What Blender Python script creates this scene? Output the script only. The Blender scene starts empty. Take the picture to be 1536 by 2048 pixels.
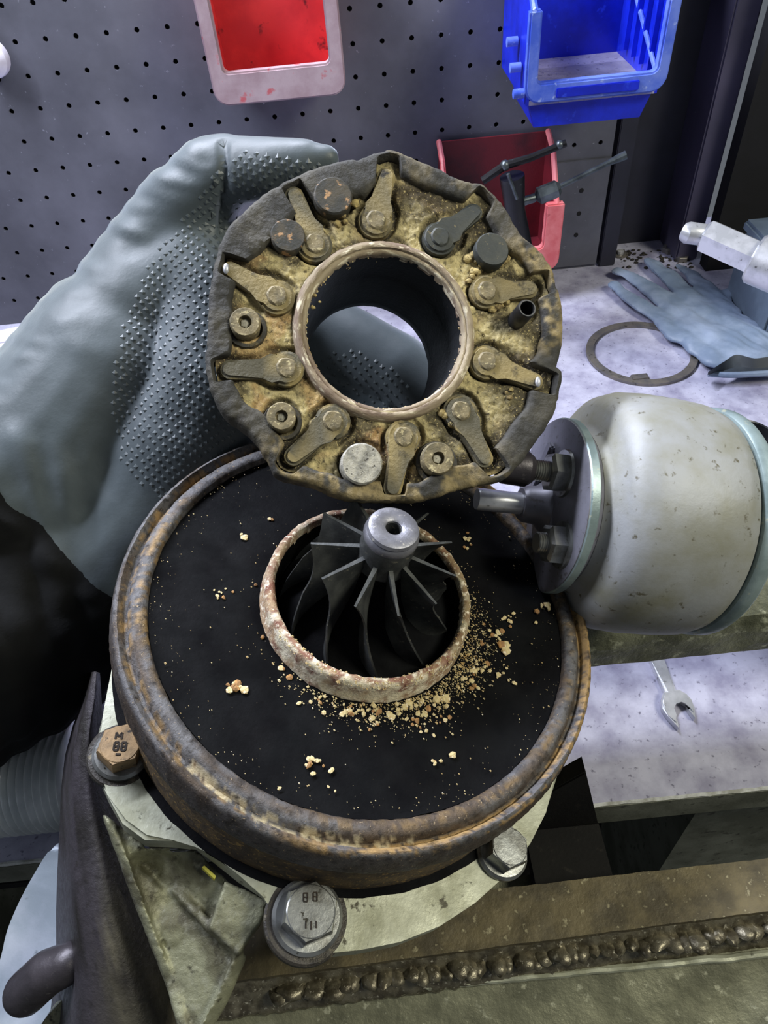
import bpy, bmesh, math, random
from mathutils import Vector, Matrix, noise
from mathutils.bvhtree import BVHTree
random.seed(7)
PI = math.pi
scene = bpy.context.scene
COL = scene.collection
# ------------------------------------------------------------------ camera
FPX = 1450.0; PITCH = math.radians(46.5); ROLL = math.radians(5.7); CH = 0.477
CAM = Vector((0, 0, CH))
FWD = Vector((0, math.cos(PITCH), -math.sin(PITCH)))
UP0 = Vector((0, math.sin(PITCH), math.cos(PITCH))); X0 = Vector((1, 0, 0))
CR = X0 * math.cos(ROLL) - UP0 * math.sin(ROLL)
CU = X0 * math.sin(ROLL) + UP0 * math.cos(ROLL)
cam = bpy.data.cameras.new('camera'); camo = bpy.data.objects.new('camera', cam); COL.objects.link(camo)
cam.sensor_fit = 'VERTICAL'; cam.sensor_height = 36; cam.lens = 36 * FPX / 2048; cam.clip_start = 0.01
M3 = Matrix((CR, CU, -FWD)).transposed()
camo.matrix_world = Matrix.Translation(CAM) @ M3.to_4x4()
scene.camera = camo
# ------------------------------------------------------------------ light
scene.view_settings.view_transform = 'Standard'; scene.view_settings.look = 'None'
scene.view_settings.gamma = 1; scene.view_settings.use_curve_mapping = False
scene.view_settings.exposure = 0.30
world = bpy.data.worlds.new('workshop_air'); scene.world = world; world.use_nodes = True
bg = world.node_tree.nodes['Background']; bg.inputs[0].default_value = (0.80, 0.88, 1.0, 1); bg.inputs[1].default_value = 0.12
def area(name, loc, target, sx, sy, power, color):
    l = bpy.data.lights.new(name, 'AREA'); l.shape = 'RECTANGLE'; l.size = sx; l.size_y = sy
    l.energy = power; l.color = color
    o = bpy.data.objects.new(name, l); COL.objects.link(o); o.location = loc
    o.rotation_euler = (Vector(target) - Vector(loc)).to_track_quat('-Z', 'Y').to_euler()
    return o
area('bench_lamp', (-0.30, 0.73, 0.95), (0.02, 0.34, 0.05), 1.2, 0.08, 27.0, (0.82, 0.86, 1.0))
area('ceiling_lamp', (0.95, -0.12, 1.20), (0.05, 0.20, 0.15), 0.40, 0.40, 12.5, (1.0, 0.97, 0.80))

# ------------------------------------------------------------------ helpers
def ray(x, y): return FWD + CR * ((x - 768) / FPX) - CU * ((y - 1024) / FPX)
def P(x, y, d): return CAM + ray(x, y) * d
def onz(x, y, z):
    R = ray(x, y); return CAM + R * ((z - CH) / R.z)
def ony(x, y, yy):
    R = ray(x, y); return CAM + R * (yy / R.y)
def frame(o, z, xhint):
    z = Vector(z).normalized(); y = z.cross(Vector(xhint)).normalized(); x = y.cross(z)
    m = Matrix((x, y, z)).transposed().to_4x4(); m.translation = o
    return m
def local(fr, x, y, h=0.0):
    o = fr.translation; z = fr.col[2].xyz; o2 = o + z * h
    R = ray(x, y); t = (o2 - CAM).dot(z) / R.dot(z)
    return fr.inverted() @ (CAM + R * t)
def lin(c):
    return tuple(((v / 255) / 12.92 if v / 255 <= .04045 else ((v / 255 + .055) / 1.055) ** 2.4) for v in c)
def fbm(p, s, o=4): return noise.fractal(Vector(p) * s, 1.0, 2.0, o)
def smooth(a, b, x):
    t = max(0, min(1, (x - a) / (b - a))); return t * t * (3 - 2 * t)
def lerp3(a, b, t): return tuple(a[i] + (b[i] - a[i]) * t for i in range(3))

MATS = {}
def mat(name, c1, c2=None, c3=None, scale=60, lo=.42, hi=.6, scale3=250, lo3=.6, hi3=.68, rough=.6, rough2=None, metal=0.0,
        bump=.3, bscale=400, bdist=.0006, vcol=False, stretch=(1, 1, 1), polar=False, spec=.5, alpha=None, trans=0, sheen=0):
    m = bpy.data.materials.new(name); m.use_nodes = True; nt = m.node_tree; N = nt.nodes; L = nt.links
    b = N['Principled BSDF']; b.inputs['Metallic'].default_value = metal; b.inputs['Roughness'].default_value = rough
    b.inputs['Specular IOR Level'].default_value = spec
    tc = N.new('ShaderNodeTexCoord'); src = tc.outputs['Object']
    if polar:
        sx = N.new('ShaderNodeSeparateXYZ'); L.new(src, sx.inputs[0])
        at = N.new('ShaderNodeMath'); at.operation = 'ARCTAN2'; L.new(sx.outputs[1], at.inputs[0]); L.new(sx.outputs[0], at.inputs[1])
        am = N.new('ShaderNodeMath'); am.operation = 'MULTIPLY'; am.inputs[1].default_value = polar; L.new(at.outputs[0], am.inputs[0])
        cx = N.new('ShaderNodeCombineXYZ'); ln = N.new('ShaderNodeVectorMath'); ln.operation = 'LENGTH'
        c0 = N.new('ShaderNodeCombineXYZ'); L.new(sx.outputs[0], c0.inputs[0]); L.new(sx.outputs[1], c0.inputs[1]); L.new(c0.outputs[0], ln.inputs[0])
        L.new(ln.outputs['Value'], cx.inputs[0]); L.new(am.outputs[0], cx.inputs[1]); L.new(sx.outputs[2], cx.inputs[2]); src = cx.outputs[0]
    mp = N.new('ShaderNodeMapping'); mp.inputs['Scale'].default_value = stretch; L.new(src, mp.inputs[0]); src = mp.outputs[0]
    def noi(s, det=6, rgh=.6):
        n = N.new('ShaderNodeTexNoise'); n.inputs['Scale'].default_value = s; n.inputs['Detail'].default_value = det
        n.inputs['Roughness'].default_value = rgh; L.new(src, n.inputs['Vector']); return n.outputs['Fac']
    def ramp(f, a, c):
        r = N.new('ShaderNodeMapRange'); r.inputs[1].default_value = a; r.inputs[2].default_value = c; L.new(f, r.inputs[0]); return r.outputs[0]
    def mix(f, A, B):
        x = N.new('ShaderNodeMix'); x.data_type = 'RGBA'; L.new(f, x.inputs[0])
        for v, k in ((A, 6), (B, 7)):
            if isinstance(v, tuple): x.inputs[k].default_value = (*lin(v), 1)
            else: L.new(v, x.inputs[k])
        return x.outputs[2]
    if vcol:
        a = N.new('ShaderNodeAttribute'); a.attribute_name = 'Col'; base = a.outputs['Color']
        if c2 is not None: base = mix(ramp(noi(scale), lo, hi), base, c2)
    else:
        base = mix(ramp(noi(scale), lo, hi), c1, c2 if c2 else c1)
    if c3: base = mix(ramp(noi(scale3, 4), lo3, hi3), base, c3)
    if isinstance(base, tuple): b.inputs['Base Color'].default_value = (*lin(base), 1)
    else: L.new(base, b.inputs['Base Color'])
    if rough2 is not None:
        r = N.new('ShaderNodeMapRange'); r.inputs[1].default_value = .35; r.inputs[2].default_value = .65
        r.inputs[3].default_value = rough; r.inputs[4].default_value = rough2; L.new(noi(scale * 1.7), r.inputs[0]); L.new(r.outputs[0], b.inputs['Roughness'])
    if bump:
        bp = N.new('ShaderNodeBump'); bp.inputs['Strength'].default_value = bump; bp.inputs['Distance'].default_value = bdist
        L.new(noi(bscale, 5, .65), bp.inputs['Height']); L.new(bp.outputs[0], b.inputs['Normal'])
    if trans: b.inputs['Transmission Weight'].default_value = trans
    if sheen:
        b.inputs['Sheen Weight'].default_value = sheen; b.inputs['Sheen Roughness'].default_value = .35; b.inputs['Sheen Tint'].default_value = (.85, .92, 1, 1)
    MATS[name] = m
    return m

def obj(name, vf, material, parent=None, mw=None, sharp=35, col=None, flat=False):
    v, f = vf
    me = bpy.data.meshes.new(name); me.from_pydata([tuple(p) for p in v], [], f); me.validate()
    bm = bmesh.new(); bm.from_mesh(me); bmesh.ops.recalc_face_normals(bm, faces=bm.faces); bm.to_mesh(me); bm.free()
    if not flat:
        me.polygons.foreach_set('use_smooth', [True] * len(me.polygons)); me.set_sharp_from_angle(angle=math.radians(sharp))
    if col:
        a = me.color_attributes.new('Col', 'FLOAT_COLOR', 'POINT')
        for i, p in enumerate(me.vertices): a.data[i].color = (*col(p.co), 1)
    me.materials.append(material)
    o = bpy.data.objects.new(name, me); COL.objects.link(o)
    if parent: o.parent = parent
    if mw is not None: o.matrix_world = mw if not parent else o.matrix_world
    if mw is not None and parent: o.matrix_local = mw
    return o
def empty(name, mw=None, label=None, cat=None, group=None):
    o = bpy.data.objects.new(name, None); COL.objects.link(o); o.empty_display_size = .01
    if mw is not None: o.matrix_world = mw
    if label: tag(o, label, cat, group)
    return o
def tag(o, label, cat=None, group=None, kind=None):
    if label: o['label'] = label
    if cat: o['category'] = cat
    if group: o['group'] = group
    if kind: o['kind'] = kind
    return o
def struct(o, label=None):
    o['kind'] = 'structure'
    if label: o['label'] = label
    return o
def join(*vfs):
    V = []; F = []
    for v, f in vfs:
        k = len(V); V += [Vector(p) for p in v]; F += [tuple(i + k for i in q) for q in f]
    return V, F
def xf(vf, m): return [m @ Vector(p) for p in vf[0]], vf[1]
def lathe(prof, seg=48, fn=None, closed=False, a0=0.0):
    """prof: list of (r,h). caps implied where r==0"""
    V = []; F = []; rings = []
    for r, h in prof:
        if r < 1e-7: rings.append([len(V)]); V.append(Vector((0, 0, h)))
        else:
            ids = []
            for k in range(seg):
                a = a0 + 2 * PI * k / seg; p = Vector((r * math.cos(a), r * math.sin(a), h)); ids.append(len(V)); V.append(p)
            rings.append(ids)
    prs = list(zip(rings, rings[1:]))
    if closed: prs.append((rings[-1], rings[0]))
    for A, B in prs:
        if len(A) == 1 and len(B) == 1: continue
        if len(A) == 1:
            for k in range(seg): F.append((A[0], B[k], B[(k + 1) % seg]))
        elif len(B) == 1:
            for k in range(seg): F.append((A[k], A[(k + 1) % seg], B[0]))
        else:
            for k in range(seg): F.append((A[k], A[(k + 1) % seg], B[(k + 1) % seg], B[k]))
    if fn: V = [fn(p) for p in V]
    return V, F
def box(x0, x1, y0, y1, z0, z1, bev=0.0):
    bm = bmesh.new()
    vs = [bm.verts.new(p) for p in ((x0, y0, z0), (x1, y0, z0), (x1, y1, z0), (x0, y1, z0), (x0, y0, z1), (x1, y0, z1), (x1, y1, z1), (x0, y1, z1))]
    for f in ((0, 3, 2, 1), (4, 5, 6, 7), (0, 1, 5, 4), (1, 2, 6, 5), (2, 3, 7, 6), (3, 0, 4, 7)): bm.faces.new([vs[i] for i in f])
    if bev: bmesh.ops.bevel(bm, geom=bm.edges[:], offset=bev, segments=2, affect='EDGES')
    return bmo(bm)
def bmo(bm):
    bm.verts.index_update(); V = [v.co.copy() for v in bm.verts]; F = [tuple(v.index for v in f.verts) for f in bm.faces]; bm.free(); return V, F
def prism(pts, z0, z1, bev=0.0, seg=2):
    bm = bmesh.new(); b = [bm.verts.new((p[0], p[1], z0)) for p in pts]; t = [bm.verts.new((p[0], p[1], z1)) for p in pts]; n = len(pts)
    bm.faces.new(b[::-1]); top = bm.faces.new(t)
    for i in range(n): bm.faces.new((b[i], b[(i + 1) % n], t[(i + 1) % n], t[i]))
    if bev: bmesh.ops.bevel(bm, geom=list(top.edges), offset=bev, segments=seg, affect='EDGES', clamp_overlap=True)
    bmesh.ops.triangulate(bm, faces=[f for f in bm.faces if len(f.verts) > 4])
    return bmo(bm)
def tube(pts, rad, seg=12, cap=True):
    pts = [Vector(p) for p in pts]; rad = rad if isinstance(rad, (list, tuple)) else [rad] * len(pts)
    V = []; F = []; prev = None; rings = []
    for i, p in enumerate(pts):
        t = (pts[min(i + 1, len(pts) - 1)] - pts[max(i - 1, 0)]).normalized()
        if prev is None: u = t.orthogonal().normalized()
        else: u = (prev - t * prev.dot(t)).normalized()
        prev = u; w = t.cross(u); ids = []
        for k in range(seg):
            a = 2 * PI * k / seg; ids.append(len(V)); V.append(p + (u * math.cos(a) + w * math.sin(a)) * rad[i])
        rings.append(ids)
    for A, B in zip(rings, rings[1:]):
        for k in range(seg): F.append((A[k], A[(k + 1) % seg], B[(k + 1) % seg], B[k]))
    if cap: F.append(tuple(rings[0][::-1])); F.append(tuple(rings[-1]))
    return V, F
def catmull(pts, n=6):
    pts = [Vector(p) for p in pts]; out = []
    for i in range(len(pts) - 1):
        p0 = pts[max(i - 1, 0)]; p1 = pts[i]; p2 = pts[i + 1]; p3 = pts[min(i + 2, len(pts) - 1)]
        for k in range(n):
            t = k / n
            out.append(.5 * ((2 * p1) + (p2 - p0) * t + (2 * p0 - 5 * p1 + 4 * p2 - p3) * t * t + (3 * p1 - p0 - 3 * p2 + p3) * t ** 3))
    out.append(pts[-1]); return out
def smooth_poly(pts, n=4):
    pts = [Vector((p[0], p[1], 0)) for p in pts]; N = len(pts); out = []
    for i in range(N):
        p0, p1, p2, p3 = pts[i - 1], pts[i], pts[(i + 1) % N], pts[(i + 2) % N]
        for k in range(n):
            t = k / n
            out.append(.5 * ((2 * p1) + (p2 - p0) * t + (2 * p0 - 5 * p1 + 4 * p2 - p3) * t * t + (3 * p1 - p0 - 3 * p2 + p3) * t ** 3))
    return [(p.x, p.y) for p in out]
def ball(c, r, sub=2, sc=(1, 1, 1)):
    bm = bmesh.new(); bmesh.ops.create_icosphere(bm, subdivisions=sub, radius=1)
    v, f = bmo(bm); return [Vector((p.x * r * sc[0], p.y * r * sc[1], p.z * r * sc[2])) + Vector(c) for p in v], f
def capsules(chain):
    """chain of (Vector, radius): overlapping closed balls and cones for a voxel remesh"""
    parts = []
    for i, (p, r) in enumerate(chain):
        parts.append(ball(p, r, 3))
        if i: q, s = chain[i - 1]; parts.append(tube([q, p], [s, r], 24))
    return join(*parts)
def remesh(name, vf, voxel, smooth_it=8):
    me = bpy.data.meshes.new(name); me.from_pydata([tuple(p) for p in vf[0]], [], vf[1]); o = bpy.data.objects.new(name, me); COL.objects.link(o)
    bm = bmesh.new(); bm.from_mesh(me); bmesh.ops.recalc_face_normals(bm, faces=bm.faces); bm.to_mesh(me); bm.free()
    r = o.modifiers.new('r', 'REMESH'); r.mode = 'VOXEL'; r.voxel_size = voxel
    s = o.modifiers.new('s', 'SMOOTH'); s.factor = .5; s.iterations = smooth_it
    dg = bpy.context.evaluated_depsgraph_get(); m2 = bpy.data.meshes.new_from_object(o.evaluated_get(dg))
    v = [p.co.copy() for p in m2.vertices]; f = [tuple(p.vertices) for p in m2.polygons]; nm = [p.normal.copy() for p in m2.vertices]
    bpy.data.objects.remove(o); bpy.data.meshes.remove(me); bpy.data.meshes.remove(m2)
    return v, f, nm
def C4(x, y, d, r): return (P(x, y, d), r * d / FPX)
def hexhead(r, h0, h1, ch=.12):
    v, f = lathe([(0, h0), (r, h0), (r, h1 - r * ch), (r * .93, h1), (0, h1)], 6); return v, f
def pixpoly(fr, pts, h): return [tuple(local(fr, x, y, h)[:2]) for x, y in pts]

# ------------------------------------------------------------------ materials
mat('peg', (78, 79, 88), (104, 105, 116), (132, 134, 146), scale=9, lo=.35, hi=.7, scale3=180, lo3=.68, hi3=.74, rough=.45, rough2=.62, bump=.15, bscale=300, metal=.1)
mat('pegback', (12, 12, 15), (16, 16, 20), rough=.9, bump=0)
mat('steelpost', (58, 56, 74), (84, 80, 104), (120, 116, 140), scale=6, lo=.4, hi=.7, scale3=60, lo3=.7, hi3=.74, rough=.4, bump=.1)
mat('darkpost', (30, 30, 40), (42, 42, 56), (86, 84, 100), scale=9, scale3=70, lo3=.72, hi3=.75, rough=.5, bump=.1)
mat('bench', (132, 130, 154), (182, 182, 202), (104, 102, 122), scale=34, lo=.32, hi=.62, scale3=210, lo3=.61, hi3=.70, rough=.45, rough2=.65, bump=.25, bscale=120, bdist=.0008)
mat('benchedge', (92, 94, 82), (122, 124, 112), (70, 70, 62), scale=20, scale3=120, rough=.5, bump=.3)
mat('benchlip', (206, 208, 206), (160, 160, 152), scale=90, rough=.5, bump=.4)
mat('floor', (40, 40, 42), (52, 52, 52), scale=4, rough=.8)
mat('redbin', (204, 58, 62), (182, 46, 54), (104, 34, 40), scale=22, scale3=36, lo3=.60, hi3=.65, rough=.4, bump=.1)
mat('redrim', (160, 136, 144), (178, 158, 166), (186, 96, 104), scale=30, scale3=60, lo3=.6, hi3=.68, rough=.5, bump=.2)  # front lip in pink-grey, greyer than the red body
mat('pinkrim', (206, 96, 102), (222, 128, 132), (150, 30, 40), scale=30, scale3=40, lo3=.6, hi3=.7, rough=.45, bump=.1)
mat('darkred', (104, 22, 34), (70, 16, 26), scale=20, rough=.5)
mat('bluebin', (22, 44, 208), (16, 34, 176), (40, 66, 214), scale=24, scale3=90, lo3=.62, hi3=.7, rough=.35, bump=.1)
mat('bluerim', (66, 96, 206), (108, 132, 220), (150, 168, 226), scale=26, scale3=120, lo3=.62, hi3=.68, rough=.4, bump=.15)
mat('cardboard', (150, 146, 172), (178, 174, 196), (110, 106, 132), scale=40, scale3=160, lo3=.58, hi3=.66, rough=.8, bump=.3)
mat('blacktool', (16, 16, 19), (26, 26, 30), (60, 62, 66), scale=40, scale3=150, lo3=.66, hi3=.72, rough=.35, metal=.3, bump=.1)
mat('toolsteel', (70, 76, 80), (96, 104, 108), scale=60, rough=.35, metal=.7, bump=.1)
mat('silver', (214, 215, 220), (184, 186, 190), (110, 110, 112), scale=50, scale3=200, lo3=.66, hi3=.72, rough=.32, metal=.55, bump=.1)
mat('nitrile', (112, 128, 150), (136, 150, 172), scale=25, rough=.5, bump=.25, bscale=90, bdist=.0015)
mat('nitrileshade', (40, 46, 54), (50, 58, 66), scale=25, rough=.6, bump=.2)  # shaded copy of the nitrile colour, for inside the cuff
mat('clipring', (108, 106, 106), (130, 124, 116), (80, 76, 70), scale=60, scale3=200, rough=.4, metal=.5, bump=.2)
mat('whiteplastic', (206, 204, 222), (226, 224, 236), scale=30, rough=.5, bump=.1)
mat('glove', (68, 76, 79), (82, 91, 95), scale=14, lo=.4, hi=.62, rough=.42, rough2=.55, sheen=.8, spec=.4, bump=.25, bscale=240, bdist=.0006)
mat('glovenub', (68, 75, 77), (80, 88, 90), scale=60, rough=.45, bump=0)
mat('arm_shade', (8, 9, 10), (13, 14, 15), scale=40, spec=.2, rough=.85, bump=.3, bscale=300)  # near-black colour for the shade painted on the lower arm
mat('soot_and_shade', (3, 3, 5), (7, 8, 10), (26, 26, 26), scale=40, scale3=600, lo3=.71, hi3=.75, rough=.7, rough2=.9, bump=.35, bscale=700, spec=.12)  # real soot, and the painted shade of the flange gap
mat('rim', None, (34, 29, 26), (150, 132, 104), vcol=True, scale=320, lo=.50, hi=.72, scale3=800, lo3=.63, hi3=.70, rough=.55, rough2=.75, metal=.3, bump=.7, bscale=900, bdist=.0006)
mat('lip', None, (128, 86, 70), (232, 220, 196), vcol=True, scale=130, lo=.5, hi=.66, scale3=380, lo3=.54, hi3=.62, rough=.8, bump=.9, bscale=700, bdist=.0008)
mat('wheel', (58, 60, 60), (80, 82, 80), (128, 124, 108), scale=90, scale3=300, lo3=.64, hi3=.72, rough=.42, rough2=.6, metal=.45, bump=.25, bscale=600)
mat('hubcap', (112, 112, 118), (134, 134, 140), (190, 186, 176), scale=110, scale3=260, lo3=.62, hi3=.7, rough=.4, metal=.5, bump=.25, bscale=600)
mat('crust', None, (58, 50, 36), (196, 178, 126), vcol=True, scale=420, lo=.55, hi=.70, scale3=900, lo3=.58, hi3=.66, rough=.85, bump=1.0, bscale=480, bdist=.0012)
mat('unison', (52, 50, 45), (68, 64, 55), (112, 100, 72), scale=60, scale3=170, lo3=.6, hi3=.7, rough=.55, rough2=.75, metal=.2, bump=.6, bscale=380, bdist=.0008)
mat('unisoncrust', (120, 106, 72), (66, 60, 46), (164, 146, 100), scale=120, scale3=330, lo3=.56, hi3=.64, rough=.85, bump=.9, bscale=420, bdist=.001)
mat('lever', (92, 88, 70), (72, 70, 58), (150, 136, 96), scale=110, scale3=300, lo3=.60, hi3=.68, rough=.65, metal=.15, bump=.5, bscale=500)
mat('leverdark', (46, 50, 48), (58, 60, 54), (110, 100, 74), scale=110, scale3=300, lo3=.64, hi3=.7, rough=.6, metal=.15, bump=.4, bscale=500)
mat('borelip', (158, 144, 118), (116, 98, 82), (214, 204, 176), scale=150, scale3=420, lo3=.56, hi3=.64, rough=.75, bump=.8, bscale=500, polar=.010)
mat('bore', (11, 12, 15), (17, 18, 22), (60, 54, 42), scale=60, scale3=360, lo3=.70, hi3=.74, rough=.45, bump=.3, bscale=500)
mat('pinlight', (176, 172, 158), (130, 128, 118), (60, 56, 48), scale=260, scale3=500, lo3=.6, hi3=.66, rough=.6, metal=.25, bump=.6, bscale=700)
mat('pinochre', (134, 122, 92), (100, 92, 70), (180, 168, 130), scale=240, scale3=500, lo3=.58, hi3=.64, rough=.65, metal=.2, bump=.5, bscale=700)
mat('pindark', (54, 54, 50), (74, 68, 56), (170, 134, 96), scale=160, scale3=200, lo3=.58, hi3=.64, rough=.6, metal=.2, bump=.5, bscale=600)
mat('darktube', (40, 42, 46), (58, 58, 60), scale=120, rough=.35, metal=.6, bump=.1)
mat('ochre', (92, 74, 46), (62, 50, 36), (150, 120, 66), scale=140, scale3=400, lo3=.58, hi3=.66, rough=.85, bump=.8, bscale=600)
mat('flake', (206, 190, 142), (180, 150, 98), (226, 216, 188), scale=300, scale3=600, lo3=.55, hi3=.62, rough=.9, bump=.5, bscale=900)
mat('flakebrown', (142, 108, 72), (184, 138, 80), (110, 76, 56), scale=300, scale3=600, rough=.9, bump=.5, bscale=900)
mat('aluminium', (176, 178, 160), (142, 143, 122), (66, 63, 48), scale=60, lo=.38, hi=.62, scale3=190, lo3=.64, hi3=.71, rough=.42, rough2=.58, metal=.35, bump=.25, bscale=500)
mat('castgrime', (122, 122, 98), (84, 82, 64), (44, 42, 34), scale=70, lo=.4, hi=.6, scale3=150, lo3=.57, hi3=.66, rough=.55, metal=.3, bump=.6, bscale=260, bdist=.0012)
mat('castdark', (62, 58, 52), (44, 41, 37), (96, 90, 74), scale=60, lo=.4, hi=.6, scale3=190, lo3=.60, hi3=.68, rough=.5, metal=.35, bump=.6, bscale=240, bdist=.0012)
mat('castpurple', (66, 62, 66), (50, 47, 50), (88, 84, 84), scale=40, scale3=220, lo3=.62, hi3=.72, rough=.4, metal=.4, bump=.3, bscale=420)
mat('castlit', (166, 178, 188), (190, 198, 210), (120, 130, 138), scale=30, scale3=80, lo3=.64, hi3=.7, rough=.5, metal=.2, bump=.3, bscale=120)
mat('boltzinc', (150, 152, 150), (112, 112, 108), (60, 58, 50), scale=80, scale3=300, lo3=.64, hi3=.7, rough=.3, metal=.7, bump=.15)
mat('boltbrown', (150, 124, 88), (118, 98, 70), (50, 42, 32), scale=120, scale3=300, lo3=.62, hi3=.68, rough=.55, metal=.3, bump=.3)
mat('beamrust', (108, 98, 72), (78, 71, 54), (156, 148, 118), scale=55, lo=.4, hi=.6, scale3=220, lo3=.61, hi3=.69, rough=.6, rough2=.75, metal=.3, bump=.6, bscale=260, bdist=.001)
mat('beamgreen', (128, 128, 106), (98, 98, 80), (166, 166, 144), scale=35, lo=.4, hi=.6, scale3=160, lo3=.6, hi3=.68, rough=.5, rough2=.65, metal=.35, bump=.6, bscale=220, bdist=.0012)
mat('weld', (118, 112, 94), (78, 72, 58), (186, 180, 160), scale=180, scale3=420, lo3=.6, hi3=.68, rough=.3, metal=.5, bump=.5, bscale=300, bdist=.001)
mat('blackplate', (13, 12, 11), (19, 18, 16), (34, 31, 27), scale=40, scale3=160, lo3=.62, hi3=.7, spec=.25, rough=.8, bump=.4)
mat('paintsilver', (146, 148, 148), (126, 125, 108), (90, 86, 70), scale=22, lo=.40, hi=.62, scale3=210, lo3=.62, hi3=.70, rough=.52, rough2=.6, metal=.12, bump=.2, bscale=300)
mat('flangegrey', (122, 122, 132), (106, 106, 114), (88, 86, 88), scale=40, scale3=200, rough=.45, metal=.35, bump=.15)
mat('rimband', (140, 156, 156), (116, 132, 132), (170, 172, 152), scale=60, scale3=160, lo3=.62, hi3=.7, rough=.4, metal=.3, bump=.2)
mat('flakybar', (122, 124, 102), (86, 88, 70), (162, 164, 140), scale=40, lo=.4, hi=.58, scale3=120, lo3=.58, hi3=.66, rough=.5, metal=.3, bump=.8, bscale=130, bdist=.002)
mat('hose', (214, 220, 220), (234, 238, 238), scale=40, rough=.18, bump=0, metal=.1, trans=.12)
mat('ink', (30, 22, 14), (44, 34, 22), scale=200, rough=.8, bump=0)
mat('yellowmark', (214, 206, 84), (190, 180, 60), scale=200, rough=.7, bump=0)
mat('blackrubber', (20, 21, 24), (30, 31, 34), scale=60, rough=.5, bump=.1)
mat('greybox', (96, 110, 126), (80, 92, 108), scale=20, rough=.5, bump=.1)
mat('rawwhite', (240, 240, 240), None, scale=30, rough=.4, bump=0)
m_ = MATS

# ------------------------------------------------------------------ setting: wall with pegboard, bench, floor
WY = 0.849; PITCHH = 0.03; HR = 0.0026
def pegboard(ix0, ix1, iz0, iz1, xo, zo, skip=()):
    V = []; F = []; n = 8
    nx = ix1 - ix0; nz = iz1 - iz0; T = .0018
    for i in range(nx):
        for k in range(nz):
            cx = (ix0 + i) * PITCHH + xo; cz = (iz0 + k) * PITCHH + zo; b = len(V); h = PITCHH / 2
            sq = [(h, 0), (h, h), (0, h), (-h, h), (-h, 0), (-h, -h), (0, -h), (h, -h)]
            for a in sq: V.append((cx + a[0], WY, cz + a[1]))
            for j in range(n):
                t = 2 * PI * j / n; V.append((cx + HR * math.cos(t), WY, cz + HR * math.sin(t)))
            for j in range(n):
                t = 2 * PI * j / n; V.append((cx + HR * math.cos(t), WY + T, cz + HR * math.sin(t)))
            for j in range(n):
                F.append((b + j, b + (j + 1) % 8, b + 8 + (j + 1) % 8, b + 8 + j))
                F.append((b + 8 + j, b + 8 + (j + 1) % 8, b + 16 + (j + 1) % 8, b + 16 + j))
    return V, F
# holes sit at x = -.4650 + .03 i ,  z = .1800 + .03 k
wall = struct(obj('wall_back', join(pegboard(-12, 21, -5, 8, -.3145 + 0 * .03, .1815), ((( -.6895, WY, .0165), (.3005, WY, .0165), (.3005, WY, -.9), (-.6895, WY, -.9)), [(0, 1, 2, 3)])), m_['peg'], sharp=30), 'dark grey perforated panel behind the bench')
struct(obj('wall_backing', box(-.72, .302, WY + .012, WY + .03, -.9, .8), m_['pegback']))
# second narrow panel, post and recess on the right
x_seam = .3045
tr = struct(obj('trim_1', box(x_seam, x_seam + .020, WY - .004, WY + .06, .0, .8, .001), m_['darkpost']), 'grey edge strip of the perforated panel')
xa = ony(1425, 200, WY).x; xb = ony(1520, 200, WY).x
struct(obj('wall_right', box(x_seam + .020, xa, WY + .050, WY + .07, .0, .8), m_['darkpost']), 'dark purple steel wall section')
struct(obj('trim_2', box(xa - .004, xb - .03, WY - .010, WY + .07, .0, .8, .002), m_['steelpost']), 'purple-grey steel post')
struct(obj('wall_recess', box(xb - .03, .95, WY - .04, WY - .02, -.9, .8), m_['pegback']))
# lower patch plate on the panel
pp = [ony(*q, WY - .003) for q in ((1086, 329), (1187, 317))]
obj('patch_plate', box(pp[0].x - .05, x_seam - .004, WY - .003, WY - .0005, .004, pp[0].z, .0005), m_['peg'], parent=wall)
for q in ((1163, 381), (1158, 427), (1152, 470)):
    c = ony(*q, WY - .003); obj('patch_hole', xf(lathe([(0, .0006), (.0026, .0006), (.0028, 0)], 10), Matrix.Translation(c) @ Matrix.Rotation(PI / 2, 4, 'X')), m_['pegback'], parent=wall)
fl = onz(0, 1749, 0); fr_ = onz(1536, 1561, 0); BY = .5 * (fl.y + fr_.y)
bench = empty('workbench', Matrix.Translation((0, BY, 0)), 'pale worn steel workbench with a grey front edge', 'workbench')
obj('bench_top', box(-.75, .75, 0.0015, WY - BY + .10, -.004, 0), m_['bench'], parent=bench)
obj('front_edge', box(-.75, .75, -.0005, .012, -.030, -.0006, .001), m_['benchedge'], parent=bench)
def jag(p):
    return Vector((p.x, p.y + .0006 * fbm(p, 160), p.z + .0002 * fbm(p, 300)))
V, F = tube([(-.75 + 1.5 * i / 300, .0008, -.0003) for i in range(301)], .0013, 6)
obj('worn_edge', ([jag(p) for p in V], F), m_['benchlip'], parent=bench)
xe = onz(1450, 1630, -.04).x
obj('under_rail', box(-.75, xe, .006, .03, -.046, -.0305, .001), m_['benchedge'], parent=bench)
xr = onz(1395, 1690, -.08).x
obj('leg_panel', box(xr + .012, .75, .022, .30, -.85, -.0305), m_['benchedge'], parent=bench)
obj('leg_panel', box(-.75, -.55, .022, .30, -.85, -.0305), m_['benchedge'], parent=bench)
obj('under_shelf', box(-.55, xr + .011, .12, .6, -.40, -.385), m_['pegback'], parent=bench)
obj('rear_panel', box(-.55, xr + .011, .45, .46, -.85, -.0305), m_['pegback'], parent=bench)
struct(obj('floor', box(-1.6, 1.6, -1.2, 1.0, -.90, -.85), m_['floor']), 'dark workshop floor')

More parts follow.
